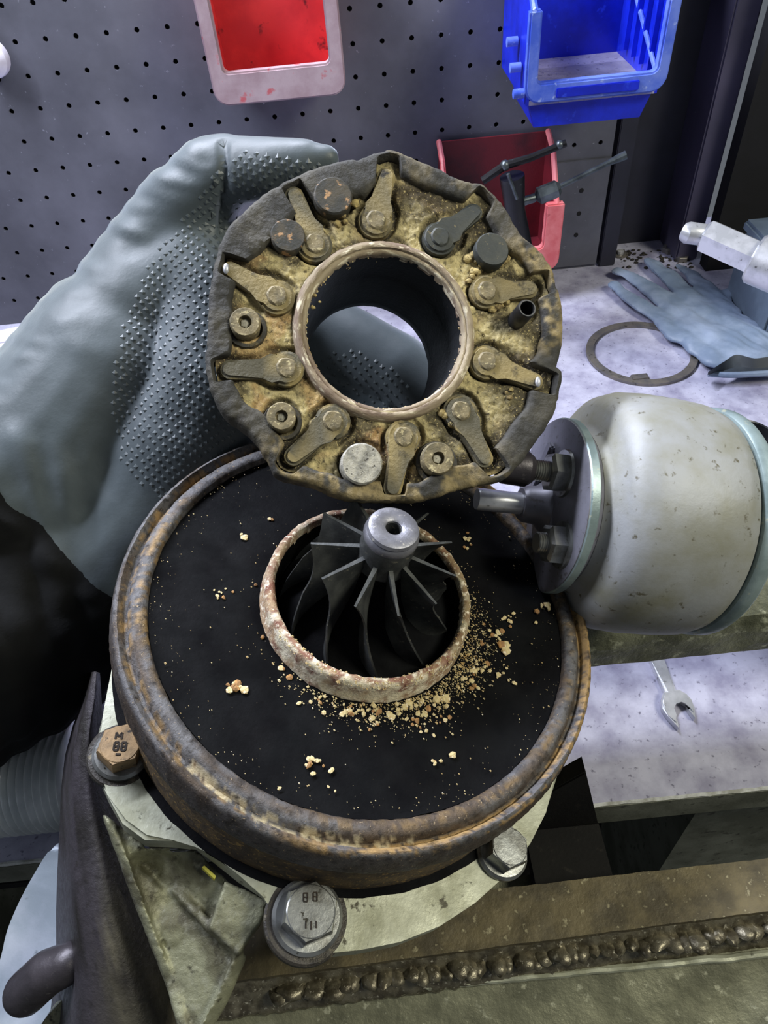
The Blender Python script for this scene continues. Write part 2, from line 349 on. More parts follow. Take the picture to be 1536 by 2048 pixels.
# ------------------------------------------------------------------ storage bins
def storage_bin(label, group, px_l, px_r, py_top, py_bot, yf, depth, lip_px, post_px, body_m, rim_m, pegs=0, floor_m=None, toprail=False, tall=None, slope=.05):
    A = ony(px_l, (py_top + py_bot) / 2, yf); B = ony(px_r, (py_top + py_bot) / 2, yf)
    xm = (px_l + px_r) / 2; zb = ony(xm, py_bot, yf).z; zt = ony(xm, py_top, yf).z if tall is None else zb + tall
    zl = ony(xm, py_bot - lip_px, yf).z; w = B.x - A.x; pw = post_px * w / (px_r - px_l)
    root = empty('storage_bin', Matrix.Translation((A.x, yf, zb)), label, 'storage bin', group)
    H = zt - zb; hl = zl - zb; t = .0025; r = min(.014, w * .13)
    # U shaped front rim with rounded bottom corners
    def U(x0, x1, z0, z1, rr):
        pts = [(x0, z1)]
        for k in range(6): a = PI + PI / 2 * k / 5; pts.append((x0 + rr + rr * math.cos(a), z0 + rr + rr * math.sin(a)))
        for k in range(6): a = -PI / 2 + PI / 2 * k / 5; pts.append((x1 - rr + rr * math.cos(a), z0 + rr + rr * math.sin(a)))
        return pts + [(x1, z1)]
    o_ = U(0, w, 0, H, r); i_ = U(pw, w - pw, hl, H, r * .35)
    V = []; F = []; n = len(o_)
    for y in (0, .010):
        for p in o_: V.append((p[0], y, p[1]))
        for p in i_: V.append((p[0], y, p[1]))
    for k in range(n - 1):
        F += [(k, k + 1, n + k + 1, n + k), (2 * n + k, 3 * n + k, 3 * n + k + 1, 2 * n + k + 1), (k, 2 * n + k, 2 * n + k + 1, k + 1), (n + k, n + k + 1, 3 * n + k + 1, 3 * n + k)]
    for k in (0, n - 1): F.append((k, n + k, 3 * n + k, 2 * n + k))
    bm = bmesh.new(); vs = [bm.verts.new(p) for p in V]; [bm.faces.new([vs[i] for i in f]) for f in F]
    bmesh.ops.recalc_face_normals(bm, faces=bm.faces); bmesh.ops.bevel(bm, geom=[e for e in bm.edges if len(e.link_faces) == 2 and e.calc_face_angle(0) > 1], offset=.0016, segments=2, affect='EDGES')
    obj('front_rim', bmo(bm), rim_m, parent=root)
    x0 = pw * .35; x1 = w - pw * .35; zf = -.004 if toprail else .006
    sw = [(.010, zf), (depth, zf), (depth, H + slope), (depth * .55, H + slope * .8), (.010, H)]
    YZ = Matrix(((0, 0, 1, 0), (1, 0, 0, 0), (0, 1, 0, 0), (0, 0, 0, 1)))
    obj('side_wall', xf(prism(sw, x0, x0 + t), YZ), body_m, parent=root)
    obj('side_wall', xf(prism(sw, x1 - t, x1), YZ), body_m, parent=root)
    for xx in (x0 + t / 2, x1 - t / 2): obj('side_rim', tube([(xx, .004, H - .002), (xx, depth * .55, H + slope * .8), (xx, depth - .001, H + slope)], .0032, 8), rim_m, parent=root)
    obj('back_wall', box(x0 + t, x1 - t, depth - t, depth, zf, H + slope), body_m, parent=root)
    obj('bin_floor', box(x0 + t, x1 - t, .010, depth - t, zf, zf + .004), floor_m or body_m, parent=root)
    return root, w, H, hl, depth, pw
storage_bin('red storage bin with a pink-grey front lip, high on the perforated wall', 'bins on the wall', 404, 684, -40, 204, .775, WY - .776, 66, 30, m_['redbin'], m_['redrim'])
bb, w, H, hl, dp, pw = storage_bin('bright blue storage bin hanging at upper right on the perforated wall', 'bins on the wall', 1056, 1346, 8, 196, .715, WY - .716, 40, 24, m_['bluebin'], m_['bluerim'], floor_m=m_['cardboard'], toprail=True)
obj('lower_body', prism([(w * .05, .0), (w * .95, .0), (w * .88, -.024), (w * .10, -.024)], -.1, -.012), m_['bluebin'], parent=bb, mw=Matrix.Rotation(PI / 2, 4, 'X'))
obj('label_slot', box(w * .22, w * .80, -.0022, .002, .004, hl * .72, .0006), m_['bluebin'], parent=bb)
for k in range(3):
    obj('peg', xf(lathe([(0, -.007), (.0042, -.006), (.0042, .004), (0, .004)], 12), Matrix.Translation((-.002, .014 + .020 * k, .006 + .016 * k)) @ Matrix.Rotation(PI / 2, 4, 'Y')), m_['bluerim'], parent=bb)
obj('rail', tube([(w - pw * .7, dp - .004, H * 1.0), (w - pw * .9, .010, hl * 1.05)], .0022, 8), m_['bluerim'], parent=bb)
for k in range(4): obj('side_rib', box(w - pw * .6 - .0045, w - pw * .6, .025 + .024 * k, .029 + .024 * k, .01, H), m_['bluebin'], parent=bb)
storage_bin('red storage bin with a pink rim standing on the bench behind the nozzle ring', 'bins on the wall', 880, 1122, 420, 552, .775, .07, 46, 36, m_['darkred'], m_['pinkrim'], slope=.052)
# round pale fitting at the left edge of the wall
c = ony(-20, 116, WY - .012)
o = empty('wall_knob', Matrix.Translation(c), 'pale round knob on the wall at the left picture edge', 'knob')
obj('knob_cap', xf(lathe([(0, .012), (.012, .011), (.017, .006), (.018, 0), (.018, -.003), (0, -.003)], 28), Matrix.Rotation(PI / 2, 4, 'X')), m_['whiteplastic'], parent=o)
obj('knob_stem', xf(lathe([(0, -.003), (.007, -.003), (.007, -.012), (0, -.012)], 16), Matrix.Rotation(PI / 2, 4, 'X')), m_['clipring'], parent=o)

# black tool with rods in front of the lower red bin
TY = .70
t0 = ony(1035, 470, TY)
tl = empty('rod_tool', Matrix.Translation((t0.x, TY, 0)), 'black clamp tool with two thin rods in front of the red bin', 'tool')
def tp(x, y, yy=TY): return ony(x, y, yy) - Vector((t0.x, TY, 0))
obj('body', join(tube([tp(1024, 352), tp(1030, 420), tp(1040, 500)], [.012, .010, .013], 12), tube([tp(1040, 500), Vector((0.01, 0, .0))], [.012, .016], 12)), m_['blacktool'], parent=tl)
obj('top_rod', tube([tp(965, 362), tp(1010, 331), tp(1060, 316), tp(1118, 292), tp(1132, 286)], [.004, .0042, .0036, .0034, .0034], 10), m_['blacktool'], parent=tl)
obj('ball_end', ball(tp(1010, 331), .0052), m_['toolsteel'], parent=tl)
obj('ball_end', ball(tp(1119, 290), .0042), m_['toolsteel'], parent=tl)
obj('side_rod', tube([tp(1030, 408), tp(1068, 396), tp(1072, 394)], [.0045, .0045, .0035], 10), m_['toolsteel'], parent=tl)
obj('hex_sleeve', tube([tp(1072, 395), tp(1078, 392), tp(1114, 377), tp(1120, 374)], [.0045, .0085, .0085, .005], 6), m_['toolsteel'], parent=tl)
obj('side_rod', tube([tp(1118, 374), tp(1212, 328), tp(1236, 317), tp(1252, 310)], [.0026, .0026, .0038, .0042], 10), m_['toolsteel'], parent=tl)
obj('pin', tube([tp(1016, 348, TY - .012), tp(1034, 398, TY - .012)], .0018, 8), m_['toolsteel'], parent=tl)

# ------------------------------------------------------------------ bench items
def bpt(x, y, z=0.0): return onz(x, y, z)
# nitrile glove lying on the bench
def cg(x, y): return (1080 + x / 3.368, 420 + y / 3.368)
def gchain(pts, zr=.010):
    out = []
    for x, y, rpx in pts:
        X, Y = cg(x, y); p = bpt(X, Y, .006); q = bpt(X + rpx / 3.368, Y, .006); out.append((p, (q - p).length))
    return out
chains = [
    [(500, 520, 40), (620, 620, 55), (820, 740, 80), (960, 860, 110)],
    [(520, 425, 40), (640, 480, 55), (800, 590, 75), (980, 720, 120)],
    [(735, 355, 40), (840, 440, 58), (960, 560, 75), (1080, 700, 130)],
    [(930, 395, 30), (1020, 445, 48), (1130, 560, 80), (1200, 700, 140)],
    [(1365, 585, 40), (1290, 560, 42), (1220, 600, 60), (1220, 760, 130)],
    [(1000, 800, 140), (1180, 880, 170), (1330, 960, 175), (1480, 1010, 170)],
    [(1050, 900, 120), (1160, 1000, 110), (1300, 1040, 110)], [(1300, 800, 150), (1480, 930, 150)]]
parts = []
for ch in chains: parts.append(capsules(gchain(ch)))
v, f = join(*parts)
gz = .006
v = [Vector((p.x, p.y, gz + (p.z - gz) * .42)) for p in v]
v, f, nm = remesh('g', (v, f), .0022, 4)
zmin = min(p.z for p in v)
v = [p + n * (.0030 * noise.noise(p * 55) + .0026 * abs(noise.noise(Vector((p.x * 90 + p.y * 40, p.y * 35, 3))))) for p, n in zip(v, nm)]
v = [Vector((p.x, p.y, max(.0008, (p.z - zmin) * .8))) for p in v]
g = tag(obj('nitrile_glove', (v, f), m_['nitrile']), 'crumpled grey-blue nitrile glove lying on the bench by the wall', 'glove')
cu = [cg(*q) for q in ((1130, 1100), (1240, 1030), (1320, 985), (1440, 1010), (1560, 1000), (1640, 1040))]
cl = [cg(*q) for q in ((1130, 1112), (1260, 1122), (1400, 1118), (1536, 1110), (1640, 1105))]
top = catmull([bpt(*q, .020) for q in cu], 5); bot = catmull([bpt(*q, .010) for q in cl], 6); N = min(len(top), len(bot))
V = []; F = []
for i in range(N):
    a = top[i * (len(top) - 1) // (N - 1)]; b = bot[i * (len(bot) - 1) // (N - 1)]
    V += [a, a + Vector((0, .003, .004)), b, b + Vector((0, -.001, .004)), b + Vector((0, -.003, -.006))]
for i in range(N - 1):
    for k in (2, 3): F.append((5 * i + k, 5 * i + k + 1, 5 * i + k + 6, 5 * i + k + 5))
obj('cuff_edge', tube([p + Vector((0, 0, .002)) for p in bot], .0032, 8), m_['nitrile'], parent=g)
V = [];  F = []
for i in range(N):
    a = top[i * (len(top) - 1) // (N - 1)]; b = bot[i * (len(bot) - 1) // (N - 1)]
    V += [a + Vector((0, 0, .002)), b + Vector((0, 0, .003)), (a + b) / 2 + Vector((0, 0, -.001))]
for i in range(N - 1): F += [(3 * i, 3 * i + 2, 3 * i + 5, 3 * i + 3), (3 * i + 2, 3 * i + 1, 3 * i + 4, 3 * i + 5)]
obj('cuff_shade', (V, F), m_['nitrileshade'], parent=g)  # dark sheet painting the shade inside the open cuff
# retaining ring
L_ = bpt(1172, 690); R_ = bpt(1394, 722); cc = bpt(1282, 700); rr = (R_ - L_).length / 2
cc = (L_ + R_) / 2 + Vector((0, -.002, 0))
ring = empty('retaining_ring', Matrix.Translation(cc), 'thin grey steel retaining ring lying flat on the bench beside the glove', 'ring')
obj('band', lathe([(rr, .0002), (rr, .0035), (rr - .008, .0035), (rr - .008, .0002)], 72, closed=True), m_['clipring'], parent=ring)
tq = bpt(1278, 758) - cc
obj('tab', box(tq.x - .009, tq.x + .009, tq.y - .006, tq.y + .004, .0002, .0045, .001), m_['clipring'], parent=ring)
# hex driver leaning in from the right, with grey box it rests on
A = P(1366, 462, .66); B = P(1408, 470, .66); Cq = P(1516, 518, .64); D = P(1620, 560, .62)
ax = (D - A).normalized()
hd = empty('hex_driver', Matrix.Translation(A), 'silver hexagonal driver bit pointing in from the right edge', 'tool')
k = .66 / FPX
obj('tip', tube([p - A for p in (A, A + ax * .004, B)], [.0075, .0095, .0095], 12), m_['silver'], parent=hd)
obj('hex_shank', tube([p - A for p in (B, B + ax * .003, Cq)], [.012, .0155, .0155], 6), m_['silver'], parent=hd)
obj('collar', tube([p - A for p in (Cq - ax * .004, Cq, D)], [.019, .022, .022], 20), m_['silver'], parent=hd)
q = bpt(1505, 690)
bx_ = empty('metal_box', Matrix.Translation((q.x + .008, q.y + .0, 0)), 'grey-blue metal box at the right edge beside the glove', 'box')
E_ = D + ax * .07
zc = (A + ax * ((q.x + .075 - A.x) / ax.x)).z - .0225
obj('hex_handle', tube([p - A for p in (D - ax * .001, D + ax * .003, E_)], [.0200, .0185, .0185], 20), m_['toolsteel'], parent=hd)
obj('box_body', box(0, .14, 0, .10, .0005, zc - .013, .003), m_['greybox'], parent=bx_)
obj('lid', box(-.002, .142, -.002, .102, zc - .0125, zc, .003), m_['greybox'], parent=bx_)
# nuts and washers by the wall
def washer(x, y, r, label, nut):
    c = bpt(x, y); o = empty('hex_nut' if nut else 'washer', Matrix.Translation(c), label, 'nut' if nut else 'washer', 'small hardware against the wall')
    vf = lathe([(r * .5, .0003), (r, .0003), (r, .006 if nut else .002), (r * .93, .0065 if nut else .0022), (r * .5, .0065 if nut else .0022)], 6 if nut else 20, closed=True)
    obj('nut_body' if nut else 'washer_disc', xf(vf, Matrix.Rotation(.3 + x, 4, 'Z')), m_['clipring'], parent=o)
    if not nut: obj('stud', lathe([(0, .0003), (r * .42, .0003), (r * .42, .006), (0, .007)], 10), m_['silver'], parent=o)
washer(1240, 510, .010, 'pale washer at the foot of the panel edge strip', False)
washer(1338, 503, .010, 'small nut behind the glove fingers', True)
washer(1362, 520, .009, 'small nut at the foot of the purple post', True)
washer(1352, 510, .007, 'tiny washer between the two nuts behind the glove', False)
for i in range(36):
    pass
dv = []
for i in range(90):
    x = random.uniform(1240, 1385); y = random.uniform(500, 540); c = bpt(x, y, .001); dv.append(ball(c, random.uniform(.0008, .0028), 0, (1.2, 1, .6)))
d = obj('wall_debris', join(*dv), m_['castdark'], flat=True); tag(d, 'dark grit and crumbs swept against the wall', 'debris', kind='stuff')
# open ended wrench
def cw(x, y): q = bpt(1080 + x / 3.368, 1180 + y / 3.368, .005); return (q.x, q.y)
sh0 = Vector(cw(785, 460)); sh1 = Vector(cw(885, 690)); dirv = (sh0 - sh1).normalized(); hw = (Vector(cw(840, 460)) - Vector(cw(740, 460))).length / 2 * .92
nrm = Vector((-dirv.y, dirv.x)); end = sh0 + dirv * .07
head = [cw(*q) for q in ((832, 690), (815, 745), (825, 800), (860, 850), (935, 930), (925, 880), (905, 850), (888, 800), (905, 762), (950, 748), (985, 765), (1000, 805), (1045, 862), (1040, 800), (1020, 740), (985, 700), (935, 672))]
wo = Vector((sh1.x, sh1.y, 0))
wr = empty('open_end_wrench', Matrix.Translation(wo), 'small chrome open-ended wrench lying on the bench under the bar', 'wrench')
obj('jaw', [x for x in (lambda pr: (([Vector(p) - wo for p in pr[0]]), pr[1]))(prism(head, .0004, .0065, .0012))], m_['silver'], parent=wr)
s_ = [sh1 + nrm * hw * .8 - dirv * .002, sh1 - nrm * hw * .8 - dirv * .002, sh0 - nrm * hw, end - nrm * hw, end + nrm * hw, sh0 + nrm * hw]
obj('shank', (lambda pr: ([Vector(p) - wo for p in pr[0]], pr[1]))(prism([tuple(p) for p in s_], .0006, .0058, .0018)), m_['silver'], parent=wr)
obj('ring_end', xf(lathe([(.005, .0004), (.0095, .0004), (.0095, .007), (.005, .007)], 24, closed=True), Matrix.Translation((end.x - wo.x + dirv.x * .007, end.y - wo.y + dirv.y * .007, 0))), m_['silver'], parent=wr)
# white roll at the left
a = bpt(-160, 800); b = bpt(88, 742); rr = .026
ro_ = empty('white_roll', Matrix.Translation((b.x, b.y, 0)), 'white plastic tube lying on the bench at the left edge', 'tube')
axv = Vector((a.x - b.x, a.y - b.y, 0)).normalized(); o0 = Vector((0, .012, rr))
obj('tube_body', tube([o0 + axv * t for t in (0, .002, .25, .252)], [rr * .95, rr, rr, rr * .95], 32), m_['whiteplastic'], parent=ro_)
obj('seam', tube([o0 + axv * t + Vector((0, -rr * .5, rr * .88)) for t in (0.001, .25)], .0022, 8), m_['whiteplastic'], parent=ro_)
# ribbed hose at the left
b = bpt(110, 1640); rr = .034
hose = empty('ribbed_hose', Matrix.Translation((b.x + .03, b.y - .006, 0)), 'clear ribbed plastic hose lying on the bench left of the casting', 'hose')
prof = [(0, -.002)]
n = 20
for i in range(n):
    z = i * .0048
    prof += [(rr * .90, z), (rr * .92, z + .0008), (rr, z + .0014), (rr * 1.02, z + .0024), (rr, z + .0034), (rr * .92, z + .0040)]
prof += [(rr * .95, n * .0048), (rr * 1.06, n * .0048 + .008), (rr * 1.06, n * .0048 + .02), (rr * .8, n * .0048 + .022), (0, n * .0048 + .022)]
obj('bellows', xf(lathe(prof, 48), Matrix.Translation((0, rr * .6, rr * 1.06)) @ Matrix.Rotation(-PI / 2, 4, 'Y')), m_['hose'], parent=hose, sharp=60)
# dark pipe behind the canister
a = P(1440, 985, .50); b = P(1512, 865, .47); axp = (b - a).normalized()
pf = frame(b, axp, CR)
pipe = empty('dark_pipe', pf, 'dark steel pipe with an open mouth behind the canister at the right edge', 'pipe')
obj('pipe_wall', lathe([(.0165, -.12), (.0165, 0), (.0152, .0008), (.0145, 0), (.0145, -.12)], 36), m_['darktube'], parent=pipe)

# ------------------------------------------------------------------ turbocharger core in its own frame
DN = Vector((0.2780371, -0.08198938, 0.95706484)); DC = Vector((-0.01200051, 0.19843045, 0.21036597))
DF = frame(DC, DN, Vector((0.96029797, 0, -0.27897636)))
turbo = empty('turbocharger', DF, 'sooty dismantled turbocharger with exposed turbine wheel clamped in the foreground', 'turbocharger')
def DL(x, y, h): return local(DF, x, y, h)
def crumb(amp, s):
    def fn(p):
        r = math.hypot(p.x, p.y)
        if r < 1e-6: return p
        k = amp * fbm(p, s); return Vector((p.x * (1 + k / r), p.y * (1 + k / r), p.z + .6 * amp * fbm(p + Vector((3, 1, 7)), s)))
    return fn
# outer rim
rp = [(.0945, -.0045), (.0952, -.001), (.0962, .0005), (.0985, .0009), (.1008, .0004), (.1022, -.001), (.1030, -.0034), (.1042, -.0036), (.1052, -.0012), (.1068, .0004), (.1078, .0), (.1084, -.0008),
      (.1090, -.0025), (.1096, -.006), (.1102, -.0095), (.1105, -.0125), (.1104, -.0150), (.1096, -.0166), (.1085, -.0175)]
def rimcol(p):
    r = math.hypot(p.x, p.y); a = math.degrees(math.atan2(p.y, p.x)); u = Vector((p.x / r, p.y / r, 0))
    n1 = fbm(u * 1.6 + Vector((0, 0, r * 160)), 1.6); n2 = fbm(p, 330, 5); n3 = fbm(u * 7 + Vector((0, 0, r * 300)), 1.7)
    grey = lin((96, 95, 96)); brown = lin((82, 70, 58)); ochre = lin((166, 136, 88)); dark = lin((44, 39, 36)); tan = lin((188, 176, 146))
    side = smooth(-118, -92, a) * (1 - smooth(45, 85, a))
    c = lerp3(grey, brown, smooth(-.3, .35, n1 + .3 * n3 + .45 * side - .22))
    c = lerp3(c, dark, .55 * smooth(.0, .45, n3 + .4 * n2))
    if r > .1086: c = lerp3(c, lin((58, 48, 40)), .55)
    w = 0
    if .1040 < r < .1086: w = side * smooth(-.25, .25, n1 + .7 * n2 + .15 + .2 * n3)
    if .0948 < r < .0990: w = max(w, .7 * smooth(-.05, .4, n3 + n2) * max(smooth(140, 170, abs(a)), .5 * side))
    if .1015 < r < .1055 and abs(a) > 115: w = max(w, .6 * smooth(-.05, .4, n3 + n2))
    c = lerp3(c, ochre, min(1, w))
    if .1020 < r < .1050 and -135 < a < -82: c = lerp3(c, tan, .9 * smooth(-.05, .2, n2 + .5 * n3))
    if r < .097: c = lerp3(c, lin((30, 30, 32)), .5 * smooth(-.2, .3, n2))
    return c
obj('outer_rim', lathe(rp, 560, crumb(.00030, 320)), m_['rim'], parent=turbo, col=rimcol, sharp=60)
obj('soot_plate', lathe([(.040, -.006), (.0430, -.0035), (.052, -.0022), (.064, -.0026), (.080, -.003), (.092, -.0032), (.0946, -.0026)], 150, crumb(.0005, 210)), m_['soot_and_shade'], parent=turbo, sharp=60)
obj('rust_neck', lathe([(.1086, -.0173), (.1070, -.022), (.1078, -.036), (.1082, -.050), (.1075, -.054), (.09, -.056)], 160, crumb(.0004, 200)), m_['ochre'], parent=turbo, sharp=60)
obj('turbine_shell', lathe([(.0935, -.0045), (.085, -.012), (.041, -.016), (.041, -.03), (0, -.03)], 80), m_['soot_and_shade'], parent=turbo)
obj('bearing_housing', lathe([(.09, -.0555), (.088, -.070), (.064, -.078), (.056, -.090), (.056, -.135), (.040, -.150), (0, -.150)], 64), m_['castdark'], parent=turbo)
# shroud lip
def lipcol(p):
    r = math.hypot(p.x, p.y); a = math.degrees(math.atan2(p.y, p.x)); n2 = fbm(p, 160)
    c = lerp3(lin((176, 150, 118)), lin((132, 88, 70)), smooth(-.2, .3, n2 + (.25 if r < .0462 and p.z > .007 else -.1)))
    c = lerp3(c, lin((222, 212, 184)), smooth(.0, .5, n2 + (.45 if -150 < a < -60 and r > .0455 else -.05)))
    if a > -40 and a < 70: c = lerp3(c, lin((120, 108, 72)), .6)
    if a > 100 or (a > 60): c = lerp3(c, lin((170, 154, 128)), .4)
    return c
lp = [(.0480, -.0025), (.0476, .0005), (.0470, .0045), (.0468, .0075), (.0462, .0098), (.0450, .0106), (.0436, .0106), (.0428, .0098), (.0422, .0075), (.0418, .001), (.0415, -.006), (.041, -.016)]
def lipfn(p):
    q = crumb(.00045, 330)(p); r = math.hypot(p.x, p.y)
    if r < .0424 and p.z < .006: return p
    return q
obj('shroud_lip', lathe(lp, 200, lipfn), m_['lip'], parent=turbo, col=lipcol, sharp=60)
obj('lip_soot', lathe([(.0421, .0072), (.0414, .001), (.0408, -.012)], 90), m_['soot_and_shade'], parent=turbo)
# turbine wheel : hub + 11 blades
hub_prof = [(0, .0465), (.0031, .0465), (.0033, .0540), (.0040, .0545), (.0090, .0545), (.0102, .0540), (.0104, .0530), (.0104, .0515), (.0110, .0500), (.0113, .0490), (.0114, .0430), (.0110, .0385),
            (.0112, .0360), (.0125, .030), (.015, .020), (.020, .010), (.028, .003), (.036, -.001), (.0395, -.003), (.0395, -.0055), (0, -.0055)]
wheel = obj('turbine_wheel', lathe(hub_prof, 72), m_['wheel'], parent=turbo, sharp=40)
obj('hub_nut', lathe([(.0032, .048), (.0034, .0549), (.0043, .0556), (.0092, .0556), (.0103, .0551), (.0109, .0538), (.0106, .0530), (.0111, .0524), (.0115, .0505), (.0112, .0490)], 72), m_['hubcap'], parent=wheel, sharp=40)
ph0 = math.radians(-116)
def blade():
    n, m = 14, 7; V = []; F = []; T = .0010
    for side in (-1, 1):
        for i in range(n + 1):
            s = i / n
            hh = .0412 * (1 - s) - .0035 * s
            rin = .0095 + .022 * s ** 2.2
            rout = .0310 - .0022 * math.sin(PI * min(1, s / .5)) + .0082 * smooth(.30, 1, s)
            for j in range(m + 1):
                q = j / m; r = rin + (rout - rin) * q
                h = hh - .0022 * q * (1 - s) ** 1.2
                # leading edge leans, trailing part sweeps counter-clockwise
                ang = math.radians(34 * s ** 0.9 * (.45 + .55 * q))
                t = T * (1 - .55 * q) / max(r, .004) * side
                V.append(Vector((r * math.cos(ang + t), r * math.sin(ang + t), h)))
    k = (n + 1) * (m + 1)
    def id(sd, i, j): return sd * k + i * (m + 1) + j
    for sd in (0, 1):
        for i in range(n):
            for j in range(m): F.append((id(sd, i, j), id(sd, i + 1, j), id(sd, i + 1, j + 1), id(sd, i, j + 1)))
    bd = [(0, j) for j in range(m + 1)] + [(i, m) for i in range(1, n + 1)] + [(n, j) for j in range(m - 1, -1, -1)] + [(i, 0) for i in range(n - 1, 0, -1)]
    for x, y in zip(bd, bd[1:] + bd[:1]): F.append((id(0, *x), id(0, *y), id(1, *y), id(1, *x)))
    return V, F
obj('wheel_back', lathe([(.0118, .0335), (.0127, .030), (.0152, .020), (.0202, .0102), (.0282, .0032), (.0362, -.0008), (.0396, -.0026), (.0398, -.0056)], 72), m_['soot_and_shade'], parent=wheel, sharp=40)
b0 = obj('blade', blade(), m_['wheel'], parent=wheel, sharp=50)
b0.rotation_euler.z = ph0
for i in range(1, 11):
    b = b0.copy(); COL.objects.link(b); b.parent = wheel; b.rotation_euler.z = ph0 + 2 * PI * i / 11
# flange below, traced on its own plane
FH = -.050
out_px = [(640, 1908), (720, 1900), (800, 1884), (880, 1852), (950, 1806), (1010, 1752), (1060, 1688), (1092, 1625), (1120, 1540)]
top_px = [(215, 1420), (192, 1480), (192, 1540), (215, 1590), (245, 1645), (290, 1678), (345, 1680), (395, 1686), (430, 1712), (480, 1752), (530, 1785), (556, 1822), (556, 1872), (590, 1905)]
pts = [tuple(DL(x, y, FH)[:2]) for x, y in top_px + out_px]
# close over the far side by a circle under the plate
a_end = math.atan2(pts[-1][1], pts[-1][0]); a_st = math.atan2(pts[0][1], pts[0][0])
if a_st < a_end: a_st += 2 * PI
for k in range(1, 24):
    a = a_end + (a_st - a_end) * k / 24; pts.append((.112 * math.cos(a), .112 * math.sin(a)))
obj('flange', prism(pts, FH - .011, FH, .0016), m_['aluminium'], parent=turbo, sharp=40)
low = [(p[0] * .985, p[1] * .985) for p in pts]
obj('flange_step', prism(low, FH - .018, FH - .0112, .001), m_['castdark'], parent=turbo)
obj('gap_shade', lathe([(.1080, FH + .0003), (.1116, FH + .0003), (.1119, FH - .0004)], 160, crumb(.0004, 120)), m_['soot_and_shade'], parent=turbo)  # dark ring laid on the solid flange, painting the shade of a gap
# flange bolts
def flange_bolt(x, y, hm, rpx, h=-.040, ring=False, marks=None, base_m='boltzinc'):
    c = DL(x, y, h + .0015); r = rpx
    b = obj('flange_bolt', xf(hexhead(r, FH + .003, h + .0015, .14), Matrix.Translation((c.x, c.y, 0)) @ Matrix.Rotation(.35, 4, 'Z')), m_[hm], parent=turbo, sharp=25)
    obj('bolt_face', xf(lathe([(0, h + .00175), (r * .80, h + .00175), (r * .845, h + .0014), (r * .85, h + .0005)], 40), Matrix.Translation((c.x, c.y, 0))), m_[hm], parent=b, sharp=30)
    obj('bolt_flange', xf(lathe([(0, FH + .0002), (r * 1.24, FH + .0002), (r * 1.24, FH + .0018), (r * 1.12, FH + .0032), (0, FH + .0036)], 40), Matrix.Translation((c.x, c.y, 0))), m_[base_m], parent=b)
    if ring: obj('bolt_boss', xf(lathe([(0, FH - .004), (r * 1.5, FH - .004), (r * 1.5, FH - .0006), (r * 1.42, FH + .0001), (0, FH + .0001)], 40), Matrix.Translation((c.x, c.y, 0))), m_['castdark'], parent=b)
    return b, c
hb1, c1 = flange_bolt(240, 1488, 'boltbrown', .0096, ring=True)
hb2, c2 = flange_bolt(622, 1822, 'boltzinc', .0114, ring=True)
hb3, c3 = flange_bolt(1020, 1692, 'boltzinc', .0094)
# stamped marks on the first two bolt heads (M over 8.8 style strokes)
def stroke(parent, c, h, pts2, w=.0004, s=1):
    vs = []
    for (x0, y0, x1, y1) in pts2:
        d = Vector((x1 - x0, y1 - y0)); l = d.length; d /= l; nn = Vector((-d.y, d.x)) * w
        vs.append(prism([(c.x + s * x0 + nn.x, c.y + s * y0 + nn.y), (c.x + s * x0 - nn.x, c.y + s * y0 - nn.y), (c.x + s * x1 - nn.x, c.y + s * y1 - nn.y), (c.x + s * x1 + nn.x, c.y + s * y1 + nn.y)], h, h + .00025))
    obj('stamp', join(*vs), m_['ink'], parent=parent)
def eight(x, y, w, h): return [(x, y, x + w, y), (x, y + h / 2, x + w, y + h / 2), (x, y + h, x + w, y + h), (x, y, x, y + h), (x + w, y, x + w, y + h)]
Mst = [(-.0022, .002, -.0022, .0048), (-.0022, .0048, -.001, .003), (-.001, .003, .0002, .0048), (.0002, .0048, .0002, .002)]
stroke(hb1, c1, -.0382, Mst + eight(-.0022, -.0028, .0017, .0034) + eight(.0008, -.0028, .0017, .0034) + [(-.001, -.0045, .001, -.0045)])
stroke(hb2, c2, -.0382, eight(-.0030, .0032, .0015, .0030) + eight(.0008, .0034, .0015, .0030) + [(-.002, -.006, -.002, -.0035), (0, -.0065, 0, -.0035), (.002, -.006, .002, -.0035)], w=.00025)
